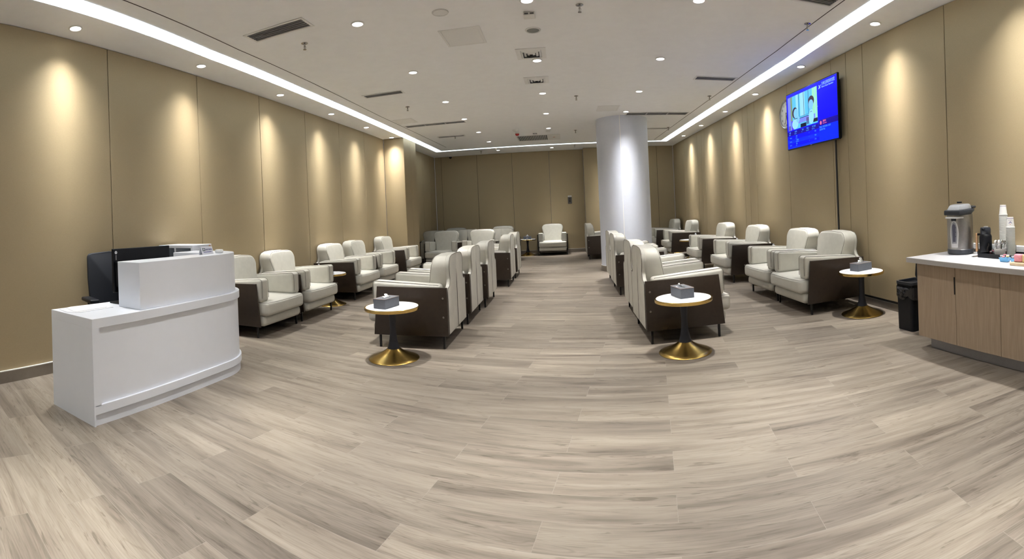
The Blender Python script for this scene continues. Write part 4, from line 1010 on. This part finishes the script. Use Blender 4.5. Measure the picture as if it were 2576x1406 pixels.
mb = MB(); mb.box(-w+.03, .22, -d+.04, d-.04, -.002, -.001, 'vent_dark'); mb.build('backing', gr)
mb = MB()
for k in range(17):
    xx = -w+.05+k*.0425; Mx = Matrix.Translation((xx, 0, -.008)) @ Matrix.Rotation(math.radians(40), 4, 'Y'); mb.box(-.012, .012, -d+.04, d-.04, -.001, .001, 'vent_paint', M=Mx)
mb.build('louvre', gr)
sp0 = None
for x, y, lab in [(-2.50, 4.42, 'left of the first slotted vent'), (-2.50, 7.85, 'past the second slotted vent on the left'), (.24, 4.46, 'nearest over the aisle'), (.31, 8.02, 'middle of the aisle line'), (.39, 11.46, 'third along the aisle line'), (.44, 14.05, 'beyond the light band at the back'), (2.58, 4.54, 'beside the right dark joint, nearest'), (2.60, 8.08, 'beside the right dark joint, middle'), (2.60, 11.38, 'beside the right dark joint behind the column'), (-2.43, 11.22, 'at the short left vent'), (-2.33, 14.32, 'at the back left beyond the light band')]:
    if sp0 is None:
        sp0 = thing('fire_sprinkler', '', 'sprinkler', (x, y, CZ), 0, 'pendant sprinkler heads'); r = sp0
        mb = MB(); mb.lathe([(.036, -.0005), (.036, -.004), (.02, -.008), (.016, -.002)], 'chrome', seg=20, cap=False); mb.build('escutcheon', sp0)
        mb = MB(); mb.lathe([(.009, 0), (.009, -.035), (.005, -.045), (.005, -.062), (.018, -.066), (.018, -.069), (0, -.069)], 'chrome', seg=12, cap=False); mb.tube([(-.012, 0, -.035), (-.013, 0, -.05), (-.004, 0, -.064)], .002, 'chrome', seg=5); mb.tube([(.012, 0, -.035), (.013, 0, -.05), (.004, 0, -.064)], .002, 'chrome', seg=5); mb.build('head', sp0)
    else: r = dup(sp0, (x, y, CZ), 0, '')
    r['label'] = 'chrome sprinkler head ' + lab
cam_ = thing('dome_camera', 'black dome security camera on the ceiling at the back left corner', 'camera', (-3.42, 14.95, CZ))
mb = MB(); mb.lathe([(.055, 0), (.055, -.025), (.048, -.032)], 'white_plastic', seg=24); mb.build('mount', cam_); mb = MB(); mb.lathe([(.046, -.03), (.044, -.055), (.03, -.08), (0, -.092)], 'screen_black', seg=24, cap=False); mb.build('dome', cam_)

# ------------------------------------------------------------------ world
wd = bpy.data.worlds.new('world'); SC.world = wd; wd.use_nodes = True
wd.node_tree.nodes['Background'].inputs['Color'].default_value = (.8, .85, 1, 1); wd.node_tree.nodes['Background'].inputs['Strength'].default_value = .15

# ------------------------------------------------------------------ camera (panorama sweep: cylindrical projection)
cam = bpy.data.cameras.new('camera'); co = bpy.data.objects.new('camera', cam); COL.objects.link(co); SC.camera = co
F_, YC = 1225.0, 535.337
yaw, roll, pitch = -0.103684, -0.045313, 0.00043
Rz = Matrix.Rotation(yaw, 3, 'Z'); Rx = Matrix.Rotation(pitch, 3, 'X'); Ry = Matrix.Rotation(roll, 3, 'Y')
R = Ry @ Rx @ Rz
right = R.transposed() @ Vector((1, 0, 0)); fwd = R.transposed() @ Vector((0, 1, 0)); upv = R.transposed() @ Vector((0, 0, 1))
M = Matrix((right, upv, -fwd)).transposed().to_4x4(); M.translation = Vector((0, 0, 1.3082)); co.matrix_world = M
cam.type = 'PANO'; cam.clip_start = .05
for tgt in (cam, getattr(cam, 'cycles', None)):
    if tgt is None: continue
    for k_, v_ in (('panorama_type', 'CENTRAL_CYLINDRICAL'), ('central_cylindrical_range_u_min', -1288/F_), ('central_cylindrical_range_u_max', 1288/F_),
                   ('central_cylindrical_range_v_min', -(1406-YC)/F_), ('central_cylindrical_range_v_max', YC/F_), ('central_cylindrical_radius', 1.0)):
        try: setattr(tgt, k_, v_)
        except Exception: pass

SC.view_settings.view_transform = 'Standard'; SC.view_settings.look = 'None'; SC.view_settings.exposure = 0.27; SC.view_settings.gamma = 1
try:
    SC.cycles.use_denoising = True; SC.cycles.denoiser = 'OPENIMAGEDENOISE'
    SC.cycles.use_light_tree = False; SC.cycles.use_adaptive_sampling = True; SC.cycles.adaptive_threshold = .03; SC.cycles.adaptive_min_samples = 12
    SC.cycles.max_bounces = 6; SC.cycles.diffuse_bounces = 3; SC.cycles.glossy_bounces = 3; SC.cycles.transmission_bounces = 4
    SC.cycles.sample_clamp_indirect = 40; SC.cycles.caustics_reflective = False; SC.cycles.caustics_refractive = False
except Exception: pass
